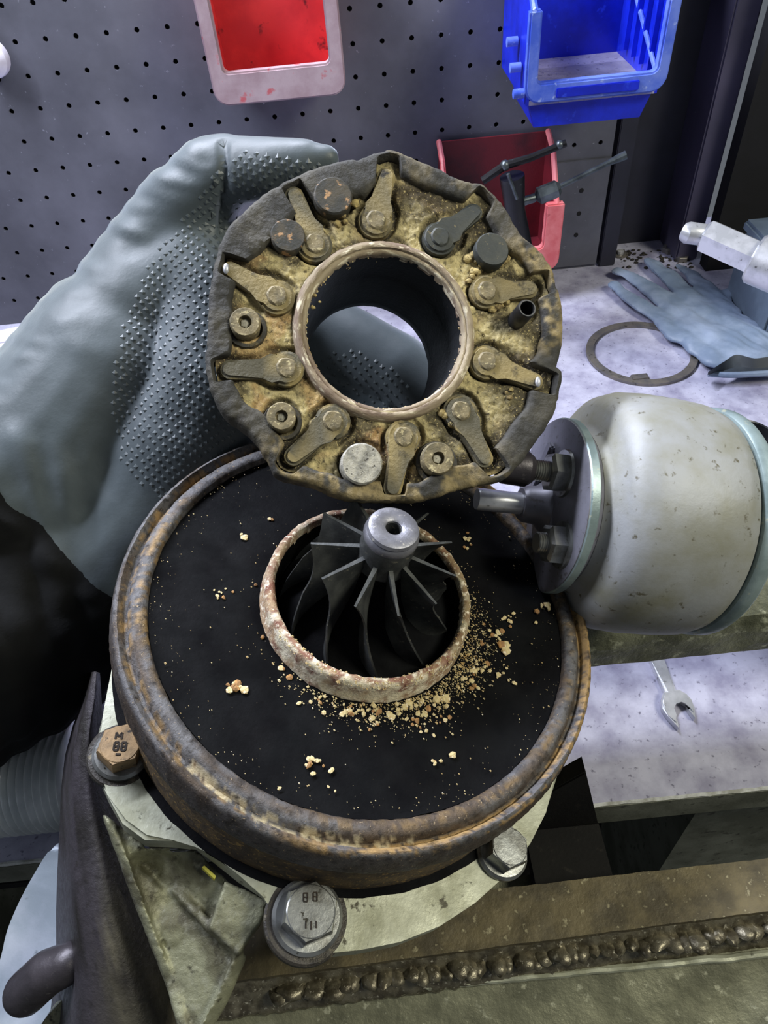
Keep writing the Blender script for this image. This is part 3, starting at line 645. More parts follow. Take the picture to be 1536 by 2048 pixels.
# casting facets below the flange
def facet(pts, faces, thick=.006):
    V = [DL(x, y, h) for x, y, h in pts]; n = len(V); F = [tuple(f) for f in faces]
    V2 = [p - Vector((0, 0, thick)) for p in V]; ed = {}
    for f_ in F:
        for a, b in zip(f_, f_[1:] + f_[:1]): ed[(a, b)] = 1
    G = F + [tuple(i + n for i in f_[::-1]) for f_ in F] + [(b, a, a + n, b + n) for (a, b) in ed if (b, a) not in ed]
    return V + V2, G
cast = join(
    facet([(200, 1620, -.064), (290, 1690, -.0665), (395, 1700, -.0665), (470, 1775, -.068), (420, 1850, -.079), (345, 1795, -.081), (285, 1730, -.080), (250, 1720, -.070), (300, 1850, -.082), (340, 1890, -.084)],
          [(1, 2, 3, 4, 5, 6), (0, 1, 6, 7), (7, 6, 5, 8), (8, 5, 4, 9)], .02),
    facet([(450, 1760, -.062), (535, 1800, -.062), (526, 1838, -.064), (478, 1908, -.070), (416, 1856, -.068)], [(0, 1, 2, 3, 4)], .016),
    facet([(412, 1848, -.077), (482, 1905, -.0755), (445, 1985, -.084), (385, 2090, -.094), (345, 1960, -.092), (312, 1865, -.086)], [(0, 1, 2, 3, 4, 5)], .02),
    facet([(474, 1900, -.070), (494, 1912, -.075), (458, 1997, -.083), (398, 2100, -.094), (380, 2096, -.089), (436, 1985, -.079)], [(0, 1, 2, 5), (5, 2, 3, 4)], .014),
    facet([(340, 1780, -.077), (358, 1776, -.077), (428, 1842, -.072), (490, 1896, -.068), (478, 1910, -.069), (412, 1860, -.073)], [(0, 1, 2, 5), (5, 2, 3, 4)], .012),
    facet([(205, 1625, -.060), (228, 1640, -.062), (262, 1730, -.066), (312, 1870, -.080), (352, 1965, -.089), (390, 2100, -.090), (368, 2100, -.092), (330, 1960, -.090), (292, 1865, -.082), (244, 1740, -.070)], [(0, 1, 2, 9), (9, 2, 3, 8), (8, 3, 4, 7), (7, 4, 5, 6)], .010))
cv, cf_, cn = remesh('cast', cast, .0011, 2)
cv = [p + n * (.0002 * fbm(p, 200) + .0003 * fbm(p, 50)) for p, n in zip(cv, cn)]
nrm_of = {tuple(round(c * 1e5) for c in p): n for p, n in zip(cv, cn)}
def castcol(p):
    n1 = fbm(p, 55); n2 = fbm(p, 240)
    c = lerp3(lin((136, 136, 110)), lin((98, 96, 76)), smooth(-.25, .3, n1))
    c = lerp3(c, lin((62, 58, 46)), .7 * smooth(.25, .6, n1 + .5 * n2)); return lerp3(c, lin((160, 160, 140)), .4 * smooth(.2, .5, n2))
obj('casting', (cv, cf_), mat('castmix', None, (54, 51, 40), None, vcol=True, scale=300, lo=.60, hi=.75, rough=.42, rough2=.6, metal=.4, bump=.6, bscale=420, bdist=.0008), parent=turbo, sharp=80, col=castcol)
tri = [DL(*q, -.0640) for q in ((404, 1734), (409, 1731), (432, 1752), (429, 1758))]
obj('paint_mark', prism([(p.x, p.y) for p in tri], -.0675, -.0640), m_['yellowmark'], parent=turbo)
# big duct on the left: loft across picture rows
rows = [(1345, 182, 200, .345), (1400, 166, 203, .343), (1450, 146, 207, .341), (1510, 130, 212, .339), (1580, 122, 222, .337), (1660, 119, 246, .335), (1740, 116, 272, .333), (1820, 112, 302, .331), (1890, 112, 332, .329), (1960, 108, 365, .327), (2040, 96, 400, .325), (2130, 80, 440, .323)]
V = []; F = []; n = 18
inv = DF.inverted()
for (y, xl, xr_, d) in rows:
    for k in range(n + 1):
        t = k / n; x = xl + (xr_ - xl) * t
        bul = math.sin(PI * min(1, t * 1.0)) ** .6 * min(.022, (xr_ - xl) / FPX * d * .5)
        edge = .030 * (1 - smooth(0, .22, t))
        dd = d + .012 - bul + edge + .012 * smooth(.55, 1, t)
        p = P(x, y, dd); p = p + Vector((1, 1, 1)) * .0009 * fbm(p, 60); V.append(inv @ p)
    for k in range(n, -1, -1):
        t = k / n; x = xl + (xr_ - xl) * t; V.append(inv @ P(x, y, d + .055))
m2 = 2 * (n + 1)
for i in range(len(rows) - 1):
    for k in range(m2): F.append((i * m2 + k, i * m2 + (k + 1) % m2, (i + 1) * m2 + (k + 1) % m2, (i + 1) * m2 + k))
F.append(tuple(range(m2))); F.append(tuple(range((len(rows) - 1) * m2, len(rows) * m2))[::-1])
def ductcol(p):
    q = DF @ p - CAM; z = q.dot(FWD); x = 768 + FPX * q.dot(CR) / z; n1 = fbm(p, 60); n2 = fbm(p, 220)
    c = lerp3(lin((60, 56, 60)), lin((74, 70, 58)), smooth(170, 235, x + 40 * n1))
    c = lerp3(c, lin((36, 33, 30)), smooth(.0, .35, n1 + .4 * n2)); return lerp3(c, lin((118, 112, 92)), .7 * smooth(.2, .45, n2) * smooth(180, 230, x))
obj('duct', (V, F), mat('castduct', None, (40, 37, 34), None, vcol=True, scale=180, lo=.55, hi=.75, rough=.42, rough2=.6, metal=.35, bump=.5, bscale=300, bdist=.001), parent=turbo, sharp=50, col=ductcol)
# cover plate with the lamp's blue-white light in its colour, lug
def dplate(name, pts, d, thick, material, bev=.002, n=4, tilt=0.0):
    fr2 = frame(P(*pts[0], d), -FWD + CU * tilt, CR)
    q = smooth_poly([tuple(local(fr2, x, y)[:2]) for x, y in pts], n) if n else [tuple(local(fr2, x, y)[:2]) for x, y in pts]
    return obj(name, xf(prism(q, -thick, 0, bev, 3), inv @ fr2), material, parent=turbo, sharp=50)
dplate('cover_plate', [(116, 1690), (96, 1704), (70, 1745), (40, 1800), (14, 1862), (0, 1920), (-30, 2000), (-40, 2100), (160, 2100), (160, 1800), (150, 1720)], .385, .02, m_['castlit'], .003, 3, tilt=.25)
lv_, lf_, _n = remesh('lug', capsules([C4(52, 1985, .345, 44), C4(95, 1945, .34, 44), C4(140, 1925, .338, 40)]), .002, 4)
obj('lug', ([inv @ p for p in lv_], lf_), m_['castpurple'], parent=turbo, sharp=80)
dplate('lug_foot', [(80, 2052), (130, 1995), (150, 1990), (110, 2060), (70, 2100)], .350, .02, m_['castgrime'], .003, 3)

# loose rust: individual flakes, then fine grit
def chunk(r):
    bm = bmesh.new(); bmesh.ops.create_icosphere(bm, subdivisions=1, radius=r)
    s = (random.uniform(.7, 1.4), random.uniform(.7, 1.2), random.uniform(.35, .7)); o_ = Vector((random.random() * 9, random.random() * 9, 0))
    for v in bm.verts:
        k = 1 + .45 * noise.noise(v.co / r * 1.3 + o_); v.co = Vector((v.co.x * s[0] * k, v.co.y * s[1] * k, v.co.z * s[2] * k))
    return bmo(bm)
CHM = []
for i in range(10):
    v, f = chunk(.0014); me = bpy.data.meshes.new('rust_flake'); me.from_pydata([tuple(p) for p in v], [], f); me.materials.append(m_['flake'] if i < 6 else m_['flakebrown']); CHM.append(me)
spots = []
def where(x, y):
    if x < 600 and y < 1140: return 'upper left of the turbine lip'
    if x < 505 and y < 1260: return 'scattered left of the turbine lip'
    if x < 520: return 'in the small clump lower left of the turbine lip'
    if x < 600 and y < 1360: return 'piled against the left foot of the turbine lip'
    if y > 1485 and x < 760: return 'in the clump near the bottom left of the plate'
    if y > 1485: return 'in the pair of spots near the bottom of the plate'
    if y > 1380 and x < 720: return 'in the drift under the lower left of the turbine lip'
    if y > 1380: return 'in the dense drift right under the turbine lip'
    if y < 1150: return 'in the clump upper right of the turbine lip'
    if x > 1045: return 'near the right rim of the plate'
    return 'in the drift at the right foot of the turbine lip'
def cl(x, y, sp, n, smin=.5, smax=1.2):
    for _ in range(n): spots.append((random.gauss(x, sp), random.gauss(y, sp * .8), random.uniform(smin, smax)))
for q in ((465, 1372, 9, 9, .7, 1.5), (490, 1075, 6, 4, .6, 1.3), (440, 1182, 16, 8, .4, .9), (640, 1530, 14, 9, .5, 1.1), (620, 1518, 4, 4, .6, 1.3), (872, 1522, 10, 5, .5, 1.0), (907, 1512, 2, 2, .9, 1.3), (1085, 1225, 10, 7, .7, 1.6),
          (1022, 1240, 10, 8, .5, 1.3), (937, 1088, 10, 8, .5, 1.1), (1006, 1290, 6, 4, .8, 1.8), (888, 1400, 7, 4, 1.2, 2.0), (530, 1215, 8, 7, .6, 1.3), (548, 1260, 8, 6, .5, 1.2), (572, 1335, 12, 10, .7, 1.6), (640, 1395, 18, 14, .4, 1.0),
          (690, 1415, 16, 14, .5, 1.2), (745, 1420, 14, 14, .5, 1.3), (800, 1418, 14, 14, .5, 1.3), (850, 1440, 24, 22, .35, .8), (835, 1420, 16, 10, .5, 1.2), (960, 1330, 18, 14, .5, 1.2), (990, 1270, 16, 12, .5, 1.2), (940, 1365, 16, 12, .5, 1.2), (1010, 1350, 14, 8, .5, 1.0),
          (535, 1040, 8, 3, .4, .8), (520, 1170, 4, 3, .6, 1.2), (740, 1450, 10, 3, .5, .9), (665, 1575, 6, 2, .4, .7), (555, 1580, 4, 1, .5, .8)): cl(*q)
kept = 0
PLZ = -.0022
for x, y, s in spots[:290]:
    c = DL(x, y, PLZ); r = math.hypot(c.x, c.y)
    if r < .0492 or r > .0935: continue
    o = bpy.data.objects.new('rust_flake', CHM[random.randrange(6) if random.random() < .72 else 6 + random.randrange(4)]); COL.objects.link(o)
    sc = s * .85; o.matrix_world = DF @ Matrix.Translation((c.x, c.y, PLZ + .0003 * sc)) @ Matrix.Rotation(random.random() * 6, 4, 'Z') @ Matrix.Scale(sc, 4)
    wh = where(x, y); tag(o, 'tan rust crumb ' + wh, 'rust crumb', 'rust crumbs ' + wh); kept += 1
gv = []
def oct_(c, r):
    return [Vector((c.x + r, c.y, c.z)), Vector((c.x - r, c.y + r * .3, c.z)), Vector((c.x, c.y + r, c.z)), Vector((c.x + r * .2, c.y - r, c.z)), Vector((c.x, c.y, c.z + r * .8)), Vector((c.x, c.y, c.z - r * .5))], [(0, 2, 4), (2, 1, 4), (1, 3, 4), (3, 0, 4), (2, 0, 5), (1, 2, 5), (3, 1, 5), (0, 3, 5)]
for i in range(2600):
    u = random.random()
    if u < .55:
        a = math.radians(random.gauss(-62, 34)); r = .0488 + abs(random.gauss(0, .0065))
    elif u < .75:
        a = math.radians(random.gauss(-25, 14)); r = .050 + abs(random.gauss(0, .009))
    else:
        a = random.uniform(-PI, PI); r = .094 - abs(random.gauss(0, .006)) if random.random() < .6 else random.uniform(.05, .094)
    if r > .0942: continue
    s = min(.0011, random.lognormvariate(-8.35, .5)) * (1 if u < .75 else .7)
    gv.append(oct_(Vector((r * math.cos(a), r * math.sin(a), PLZ + .0002)), s))
for i in range(500):
    a = math.radians(random.gauss(-80, 45)); r = random.uniform(.0428, .0474); gv.append(oct_(Vector((r * math.cos(a), r * math.sin(a), .0104 - max(0, r - .0455) * 1.2)), min(.0009, random.lognormvariate(-8.1, .45))))
gr = obj('rust_grit', join(*gv), m_['flake'], flat=True, mw=DF); tag(gr, 'fine pale rust grit strewn around the turbine lip', 'rust grit', kind='stuff')

# ------------------------------------------------------------------ nozzle ring held in the hand
ND = .315; NC = P(770, 663, ND)
NF = frame(NC, -FWD + CR * .17 + CU * .09, CR)
def NL(x, y, h=0.0): return local(NF, x, y, h)
nz = empty('nozzle_ring', NF, 'corroded variable nozzle ring with levers and ochre crust held up in the gloved hand', 'nozzle ring')
S = ND / FPX
outline = [(776, 306), (745, 314), (719, 324), (682, 328), (614, 348), (536, 389), (484, 431), (448, 473), (430, 530), (419, 592), (417, 645), (414, 697), (412, 738), (424, 790), (448, 832), (479, 853), (510, 884), (534, 921), (552, 952), (599, 967), (640, 978), (692, 999), (771, 1004), (849, 1001), (927, 978), (979, 967), (1010, 957), (1052, 910), (1073, 879), (1099, 842), (1112, 801), (1120, 749), (1109, 738), (1120, 697), (1120, 618), (1109, 577), (1099, 540), (1073, 504), (1041, 478), (1015, 436), (969, 379), (927, 368), (880, 348), (833, 327), (797, 311)]
opol = smooth_poly([NL(x, y)[:2] for x, y in outline], 6)
oang = sorted([(math.atan2(p[1], p[0]), math.hypot(*p)) for p in opol])
def orad(a):
    a = (a + PI) % (2 * PI) - PI
    for i in range(len(oang)):
        a1, r1 = oang[i]; a0, r0 = oang[i - 1]
        if i == 0: a0 -= 2 * PI
        if a0 <= a <= a1: return r0 + (r1 - r0) * (a - a0) / (a1 - a0 + 1e-9)
    a1, r1 = oang[0]; a0, r0 = oang[-1]; return r0 + (r1 - r0) * (a - a0) / (a1 + 2 * PI - a0 + 1e-9)
levers = [((630, 488), (588, 387)), ((752, 441), (774, 348)), ((880, 475), (950, 421)), ((974, 582), (1062, 577)), ((974, 723), (1073, 762)), ((922, 822), (971, 918)), ((807, 874), (786, 978)), ((666, 842), (586, 913)), ((573, 736), (458, 738)), ((554, 592), (458, 538))]
ltips = [NL(*t) for _, t in levers]
def slot(a):
    m = 0
    for t in ltips:
        d = abs((a - math.atan2(t.y, t.x) + PI) % (2 * PI) - PI) * .07
        m = max(m, 1 - smooth(.0042, .0060, d))
    return m
pins_px = [(490, 643), (563, 832), (724, 927), (876, 917), (1048, 622), (985, 500), (667, 392), (575, 470)]
# crust plate : polar grid with relief
NA = 620; NR = 60; RI = .0385
def lever_d(x, y):
    m = 1
    for (pv, tp_), a, b in LV:
        t = max(0, min(1, ((x - a.x) * (b.x - a.x) + (y - a.y) * (b.y - a.y)) / ((b.x - a.x) ** 2 + (b.y - a.y) ** 2)))
        d = math.hypot(x - a.x - t * (b.x - a.x), y - a.y - t * (b.y - a.y)) - (.0076 - .0036 * smooth(.25, .6, t))
        m = min(m, d)
    return m
LV = [((pv, tp_), NL(*pv), NL(*tp_)) for pv, tp_ in levers]
PN = [(NL(*q), r) for q, r in zip(pins_px, (.0063, .0060, .0088, .0070, .0045, .0078, .0084, .0074))]
def groove(p):
    d = lever_d(p.x, p.y)
    for c, r in PN: d = min(d, math.hypot(p.x - c.x, p.y - c.y) - r)
    return (1 - smooth(.0006, .0022, abs(d - .0004))) * (.35 + .65 * smooth(-.25, .1, noise.noise(p * 60 + Vector((3, 3, 3)))))
def cracked(p, s):
    d = noise.voronoi(Vector(p) * s)[0]; return d[1] - d[0]
V = []; F = []
for i in range(NA):
    a = -PI + 2 * PI * i / NA; ro = orad(a) - .004
    for j in range(NR):
        t = j / (NR - 1); r = RI + (ro - RI) * t; x, y = r * math.cos(a), r * math.sin(a); p = Vector((x, y, 0))
        z = .0010 * fbm(p, 80, 5) + .0006 * fbm(p, 420, 4) - .0003 * (1 - smooth(0, .12, cracked(p, 220))) + .0003
        z -= .0028 * groove(p)
        z *= smooth(RI, RI + .002, r); V.append(Vector((x, y, z)))
b = len(V)
for i in range(NA):
    q = V[i * NR + NR - 1]; V.append(Vector((q.x, q.y, -.012)))
for i in range(NA):
    q = V[i * NR]; V.append(Vector((q.x, q.y, -.012)))
for i in range(NA):
    k = (i + 1) % NA
    for j in range(NR - 1): F.append((i * NR + j, k * NR + j, k * NR + j + 1, i * NR + j + 1))
    F.append((i * NR + NR - 1, k * NR + NR - 1, b + k, b + i)); F.append((b + i, b + k, b + NA + k, b + NA + i)); F.append((b + NA + i, b + NA + k, k * NR, i * NR))
def crustcol(p):
    a = math.degrees(math.atan2(p.y, p.x)); r = math.hypot(p.x, p.y); n1 = fbm(p, 45); n2 = fbm(p + Vector((5, 5, 5)), 160); n3 = fbm(p + Vector((1, 9, 2)), 26)
    c = lerp3(lin((178, 164, 118)), lin((212, 196, 144)), smooth(-.3, .3, n2))
    c = lerp3(c, lin((112, 102, 76)), smooth(-.08, .35, n1))
    c = lerp3(c, lin((184, 144, 92)), .6 * smooth(.12, .3, n3) * (1 if a < -60 or a > 150 else .3))
    dk = smooth(-75, -60, a) * (1 - smooth(-12, 4, a)) * .65 + smooth(60, 80, a) * (1 - smooth(105, 120, a)) * .25 + smooth(118, 126, a) * (1 - smooth(138, 150, a)) * smooth(.055, .062, r) * .6
    c = lerp3(c, lin((92, 86, 62)), dk * smooth(-.35, .2, n2 + n1 + .1))
    c = lerp3(c, lin((60, 53, 40)), .7 * (1 - smooth(.03, .10, cracked(p, 220))) * smooth(-.1, .3, n1))
    c = lerp3(c, lin((60, 54, 42)), smooth(.058, .066, r) * .8 * smooth(-.3, .2, n1 + .15))
    c = lerp3(c, lin((34, 31, 26)), .85 * groove(Vector((p.x, p.y, 0))))  # shade in the grooves round levers and pins, painted into the vertex colour
    return c
obj('crusted_plate', (V, F), m_['crust'], parent=nz, col=crustcol, sharp=80)
# unison ring: outer band in segments with slots for lever tips
V = []; F = []; NU = 720
for i in range(NU):
    a = -PI + 2 * PI * i / NU; ro = orad(a); d = math.degrees(a); u = Vector((math.cos(a), math.sin(a), 0))
    w = .0105 + .0062 * smooth(88, 100, d) * (1 - smooth(150, 162, d)) - .0020 * smooth(-130, -118, d) * (1 - smooth(-80, -70, d)) + .0030 * smooth(-62, -50, d) * (1 - smooth(-14, -6, d))
    w += .0016 * fbm(u * 2, 2.0)
    s_ = slot(a); ri = ro - w + s_ * (w - .0035); top = .0040
    ro2 = ro + .0005 * fbm(u * .07, 300)
    pr = [(ri, -.003), (ri + .0003, top - .0016), (ri + .0012, top - .0003)] + [(ri + .0012 + (ro2 - .002 - ri - .0012) * t / 6, top) for t in range(1, 7)] + [(ro2 - .0006, top - .0009), (ro2, top - .0028), (ro2 - .0003, -.008), (ro2 - .0010, -.015)]
    for r, z in pr:
        q = u * r; q.z = z
        if z > 0: q.z += .0007 * fbm(q, 75) + .0004 * fbm(q, 320)
        V.append(q)
prof_n = len(pr)
for i in range(NU):
    k = (i + 1) % NU
    for j in range(prof_n): F.append((i * prof_n + j, k * prof_n + j, k * prof_n + (j + 1) % prof_n, i * prof_n + (j + 1) % prof_n))
def ucol(p):
    a = math.degrees(math.atan2(p.y, p.x)); n1 = fbm(p, 60); n2 = fbm(p + Vector((2, 3, 4)), 200)
    c = lerp3(lin((50, 49, 45)), lin((70, 67, 58)), smooth(-.3, .3, n1))
    oc = smooth(-140, -128, a) * (1 - smooth(-62, -40, a)) + smooth(-8, 0, a) * (1 - smooth(28, 45, a)) + .25 * smooth(45, 60, a) * (1 - smooth(88, 95, a)) + .35 * (1 - smooth(-150, -140, a)) * 0
    return lerp3(c, lerp3(lin((108, 96, 68)), lin((146, 130, 92)), smooth(-.2, .3, n2)), min(1, oc) * smooth(-.35, .1, n1 + .5 * n2))
obj('unison_ring', (V, F), m_['crust2'] if 'crust2' in m_ else mat('crust2', None, (44, 41, 35), None, vcol=True, scale=140, lo=.56, hi=.7, rough=.7, rough2=.85, bump=.8, bscale=420, bdist=.0009), parent=nz, col=ucol, sharp=50)
# lever arms
for i, (pv, tp_) in enumerate(levers):
    a = NL(*pv, .003); b = NL(*tp_, .003); d = Vector((b.x - a.x, b.y - a.y)); L = d.length; d.normalize(); nn = Vector((-d.y, d.x))
    R1 = .0076; R2 = .0040; pts = []
    A2 = Vector((a.x, a.y)); B2 = Vector((b.x, b.y)) - d * .0005
    for k in range(15):
        t = math.radians(40 + 280 * k / 14); pts.append(A2 + d * R1 * math.cos(t) + nn * R1 * math.sin(t))
    pts.append(A2 + d * R1 * 1.35 - nn * R2 * 1.05)
    for k in range(9):
        t = math.radians(-90 + 180 * k / 8); pts.append(B2 + d * R2 * math.cos(t) + nn * R2 * math.sin(t))
    pts.append(A2 + d * R1 * 1.35 + nn * R2 * 1.05)
    mm = m_['leverdark'] if i in (2,) else m_['crust2']
    vf = prism([tuple(p) for p in pts], -.002, .0034, .0013, 3)
    vf = ([Vector((p.x, p.y, p.z + .0005 * fbm(p, 220))) for p in vf[0]], vf[1])
    lc = (lambda c0: (lambda p: lerp3(c0, lin((150, 134, 90)), smooth(-.1, .4, fbm(p, 200)))))(lin((112, 102, 72) if i in (1, 3, 4, 9) else (88, 84, 68)))
    lv = obj('lever', vf, mm, parent=nz, col=lc, sharp=45)
    obj('pivot', xf(lathe([(0, .0040), (.0022, .0041), (.0036, .0042), (.0043, .0036), (.0046, .002)], 24, crumb(.0004, 420)), Matrix.Translation((a.x, a.y, 0))), m_['pinochre'] if i not in (2,) else m_['leverdark'], parent=lv)
# pins and rollers
def pin(x, y, r, h, mm, socket=0, seat=True, hole=0, name='roller_pin'):
    c = NL(x, y, h); T = Matrix.Translation((c.x, c.y, 0))
    pr = [(0, h - (.003 if socket else 0))]
    if socket: pr += [(socket, h - .003), (socket, h)]
    pr += [(r * .92, h), (r, h - .0008), (r, -.002), (0, -.002)]
    o = obj(name, xf(lathe(pr, 36, crumb(.00018, 500)), T), m_[mm], parent=nz, sharp=40)
    if socket: obj('socket_plug', xf(ball((0, 0, h - .0028), socket * .8, 1, (1, 1, .5)), T), m_['pinlight'], parent=o)
    if seat: obj('seat_ring', xf(lathe([(r * 1.05, .0016), (r * 1.30, .0016), (r * 1.38, 0), (r * 1.38, -.002)], 36), Matrix.Translation((c.x + .0006, c.y - .0012, 0))), m_['unison'], parent=o)
    return o
pin(490, 643, .0063, .0062, 'pinochre', .0027)
pin(563, 832, .0060, .0062, 'pinochre', .0026)
pin(724, 927, .0088, .0066, 'pinlight', 0, False)
pin(877, 916, .0070, .0072, 'pinochre', .0028)
pin(985, 498, .0078, .0060, 'leverdark', 0, False)
pin(667, 390, .0084, .0056, 'pindark', 0, False)
pin(576, 470, .0074, .0050, 'pindark', 0, False)
# hollow dowel sticking out on the right
c = NL(1034, 640, .001); c2_ = NL(1055, 616, .014); axd = (c2_ - c).normalized(); fd = frame(c, axd, (1, 0, 0)); Ld = (c2_ - c).length
obj('dowel_tube', xf(lathe([(.0041, -.003), (.0041, Ld - .0006), (.0037, Ld), (.0032, Ld), (.0030, Ld - .0006), (.0030, .004), (0, .004)], 28), fd), m_['darktube'], parent=nz, sharp=40)
# bright spots: silver blobs on two lever tips
for x, y in ((452, 536), (1077, 763)):
    c = NL(x, y, .0046); obj('bright_end', ball((c.x, c.y, .0040), .0022, 2, (.6, 1.1, .5)), m_['silver'], parent=nz)
# crust lumps
for x, y, r, n in ((990, 515, .0030, 12), (955, 520, .0022, 8), (625, 590, .0012, 3), (700, 420, .0016, 6), (1000, 800, .0013, 3), (910, 830, .0018, 6), (990, 600, .0018, 8), (960, 560, .0016, 5)):
    vs = []
    for _ in range(n):
        c = NL(x + random.gauss(0, 16), y + random.gauss(0, 13), .002); rr = r * random.uniform(.5, 1.1); vv, ff = ball((c.x, c.y, .0012), rr, 2, (1.2, 1, .8)); vs.append(([p + (p - Vector((c.x, c.y, .0012))) * .5 * fbm(p, 500) for p in vv], ff))
    obj('crust_lump', join(*vs), m_['crust'], parent=nz, col=lambda p: lerp3(lin((184, 164, 108)), lin((130, 112, 74)), smooth(-.2, .3, fbm(p, 300))), sharp=60)
# bore: lip ring and tube to the rear opening
obj('bore_lip', lathe([(.0402, -.002), (.0399, .0016), (.0392, .0030), (.0378, .0036), (.0366, .0034), (.0362, .0022), (.0358, .0024), (.0350, .0022), (.0343, .0012), (.0340, -.002)], 180, crumb(.00035, 330)), m_['borelip'], parent=nz, sharp=60)
obj('bore_tube', lathe([(.0343, .0000), (.0338, -.004), (.0338, -.020), (.0332, -.022), (.0332, -.046), (.0322, -.050), (.0318, -.054), (.0330, -.056), (.0400, -.055), (.0405, -.004)], 120, crumb(.0002, 200)), m_['bore'], parent=nz, sharp=60)
vs = []
for _ in range(150):
    a = random.gauss(math.radians(215), 1.1); r = .0340; z = -abs(random.gauss(0, .003)) - .0005; vs.append(oct_(Vector((r * math.cos(a), r * math.sin(a), z)), random.uniform(.0002, .0007)))
o = obj('bore_grit', join(*vs), m_['flake'], parent=nz, flat=True); o['kind'] = 'stuff'
obj('rear_stub', xf(tube([(.066, .006, -.010), (.0745, .007, -.0105), (.0765, .0075, -.011), (.0785, .008, -.0115)], [.003, .003, .0042, .0036], 12), Matrix.Identity(4)), m_['castdark'], parent=nz)

# ------------------------------------------------------------------ actuator canister
AD = .360
AX = (CR * math.cos(math.radians(11)) + FWD * math.sin(math.radians(11)) - CU * .10).normalized()
AF = frame(P(1096, 1010, AD), AX, FWD)      # local z points right, away from the turbo
can = empty('actuator_canister', AF, 'dull silver actuator canister lying right of the turbocharger', 'canister')
body = [(.0, .009), (.040, .009), (.0412, .011), (.0430, .013), (.0510, .0155), (.0565, .020), (.0592, .027), (.0602, .038), (.0600, .056), (.0592, .068), (.0572, .0745), (.0550, .0765), (0, .0765)]
obj('shell', lathe(body, 96), m_['paintsilver'], parent=can, sharp=50)
obj('mount_flange', lathe([(0, 0), (.0415, 0), (.0430, .0006), (.0432, .0040), (.0422, .0062), (.040, .0088), (0, .0088)], 80), m_['flangegrey'], parent=can, sharp=40)
obj('flange_edge', lathe([(.0428, .0008), (.0436, .0016), (.0436, .0052), (.0426, .0060)], 80), m_['rimband'], parent=can, sharp=40)
obj('crimp_band', lathe([(.0550, .0766), (.0572, .0770), (.0584, .0785), (.0584, .0835), (.0574, .0850), (.0545, .0868), (.044, .089), (0, .090)], 96), m_['rimband'], parent=can, sharp=40)
def AL(x, y, h): return local(AF, x, y, h)
def stud(x, y, rn, length, rod=None, mm='boltzinc'):
    c = AL(x, y, -.004); T = Matrix.Translation((c.x, c.y, 0))
    nut = obj('nut', xf(lathe([(0, -.0086), (rn * .8, -.0086), (rn, -.0074), (rn, -.0006), (0, -.0006)], 6), T), m_[mm], parent=can, sharp=25)
    obj('nut_collar', xf(lathe([(0, -.0012), (rn * 1.15, -.0012), (rn * 1.2, 0), (0, 0)], 30), T), m_[mm], parent=nut)
    th = [(0, -length)]
    z = -length
    while z < -.0088:
        th += [(rn * .46, z), (rn * .52, z + .0005)]; z += .0012
    th += [(rn * .5, -.008), (0, -.008)]
    obj('stud_thread', xf(lathe(th, 18), T), m_[mm], parent=nut, sharp=20)
    if rod: obj('stud_sleeve', xf(lathe([(0, -length - rod), (.0072, -length - rod), (.0082, -length - rod + .002), (.0086, -length - .003), (.0066, -length), (0, -length)], 28), T), m_['castpurple'], parent=nut)
stud(1112, 945, .0098, .0165, .016)
stud(1108, 1088, .0098, .013)
c = AL(1085, 1012, 0)
obj('guide_boss', xf(lathe([(0, -.012), (.0078, -.012), (.0092, -.010), (.0098, -.004), (.0130, 0), (0, 0)], 36), Matrix.Translation((c.x, c.y, 0))), m_['flangegrey'], parent=can, sharp=50)
obj('actuator_rod', xf(lathe([(0, -.035), (.0052, -.035), (.0055, -.034), (.0055, -.012), (0, -.012)], 24), Matrix.Translation((c.x, c.y, 0))), m_['silver'], parent=can, sharp=50)
obj('rib', xf(box(-.003, .003, -.03, .03, -.003, 0, .001), Matrix.Translation((c.x + .012, c.y + .008, 0)) @ Matrix.Rotation(.7, 4, 'Z')), m_['flangegrey'], parent=can)

# ------------------------------------------------------------------ flaky support bar under the canister
q = onz(1300, 1262, .108); q0 = onz(1150, 1290, .108); 
NXB = 90; V = []; F = []
x0 = q0.x - .05; x1 = .60
for i in range(NXB + 1):
    x = x0 + (x1 - x0) * i / NXB
    for (y, z) in ((q.y, .074), (q.y, .084), (q.y, .094), (q.y + .001, .102), (q.y + .004, .108), (q.y + .012, .109), (q.y + .03, .108), (q.y + .03, .074)):
        p = Vector((x, y, z)); am = .0022 if .08 < z < .108 and y < q.y + .006 else .0005
        p.y += am * fbm(p, 70); p.z += am * .6 * fbm(p + Vector((4, 4, 4)), 90); V.append(p)
for i in range(NXB):
    for k in range(8): F.append((i * 8 + k, i * 8 + (k + 1) % 8, (i + 1) * 8 + (k + 1) % 8, (i + 1) * 8 + k))
F.append(tuple(range(8))); F.append(tuple(range(NXB * 8, NXB * 8 + 8))[::-1])
sb = tag(obj('support_bar', (V, F), m_['flakybar'], sharp=40), 'flaking grey-green steel bar running under the silver canister', 'bar')
obj('bar_foot', box(.44, .48, q.y + .002, q.y + .03, .0004, .0745), m_['flakybar'], parent=sb)

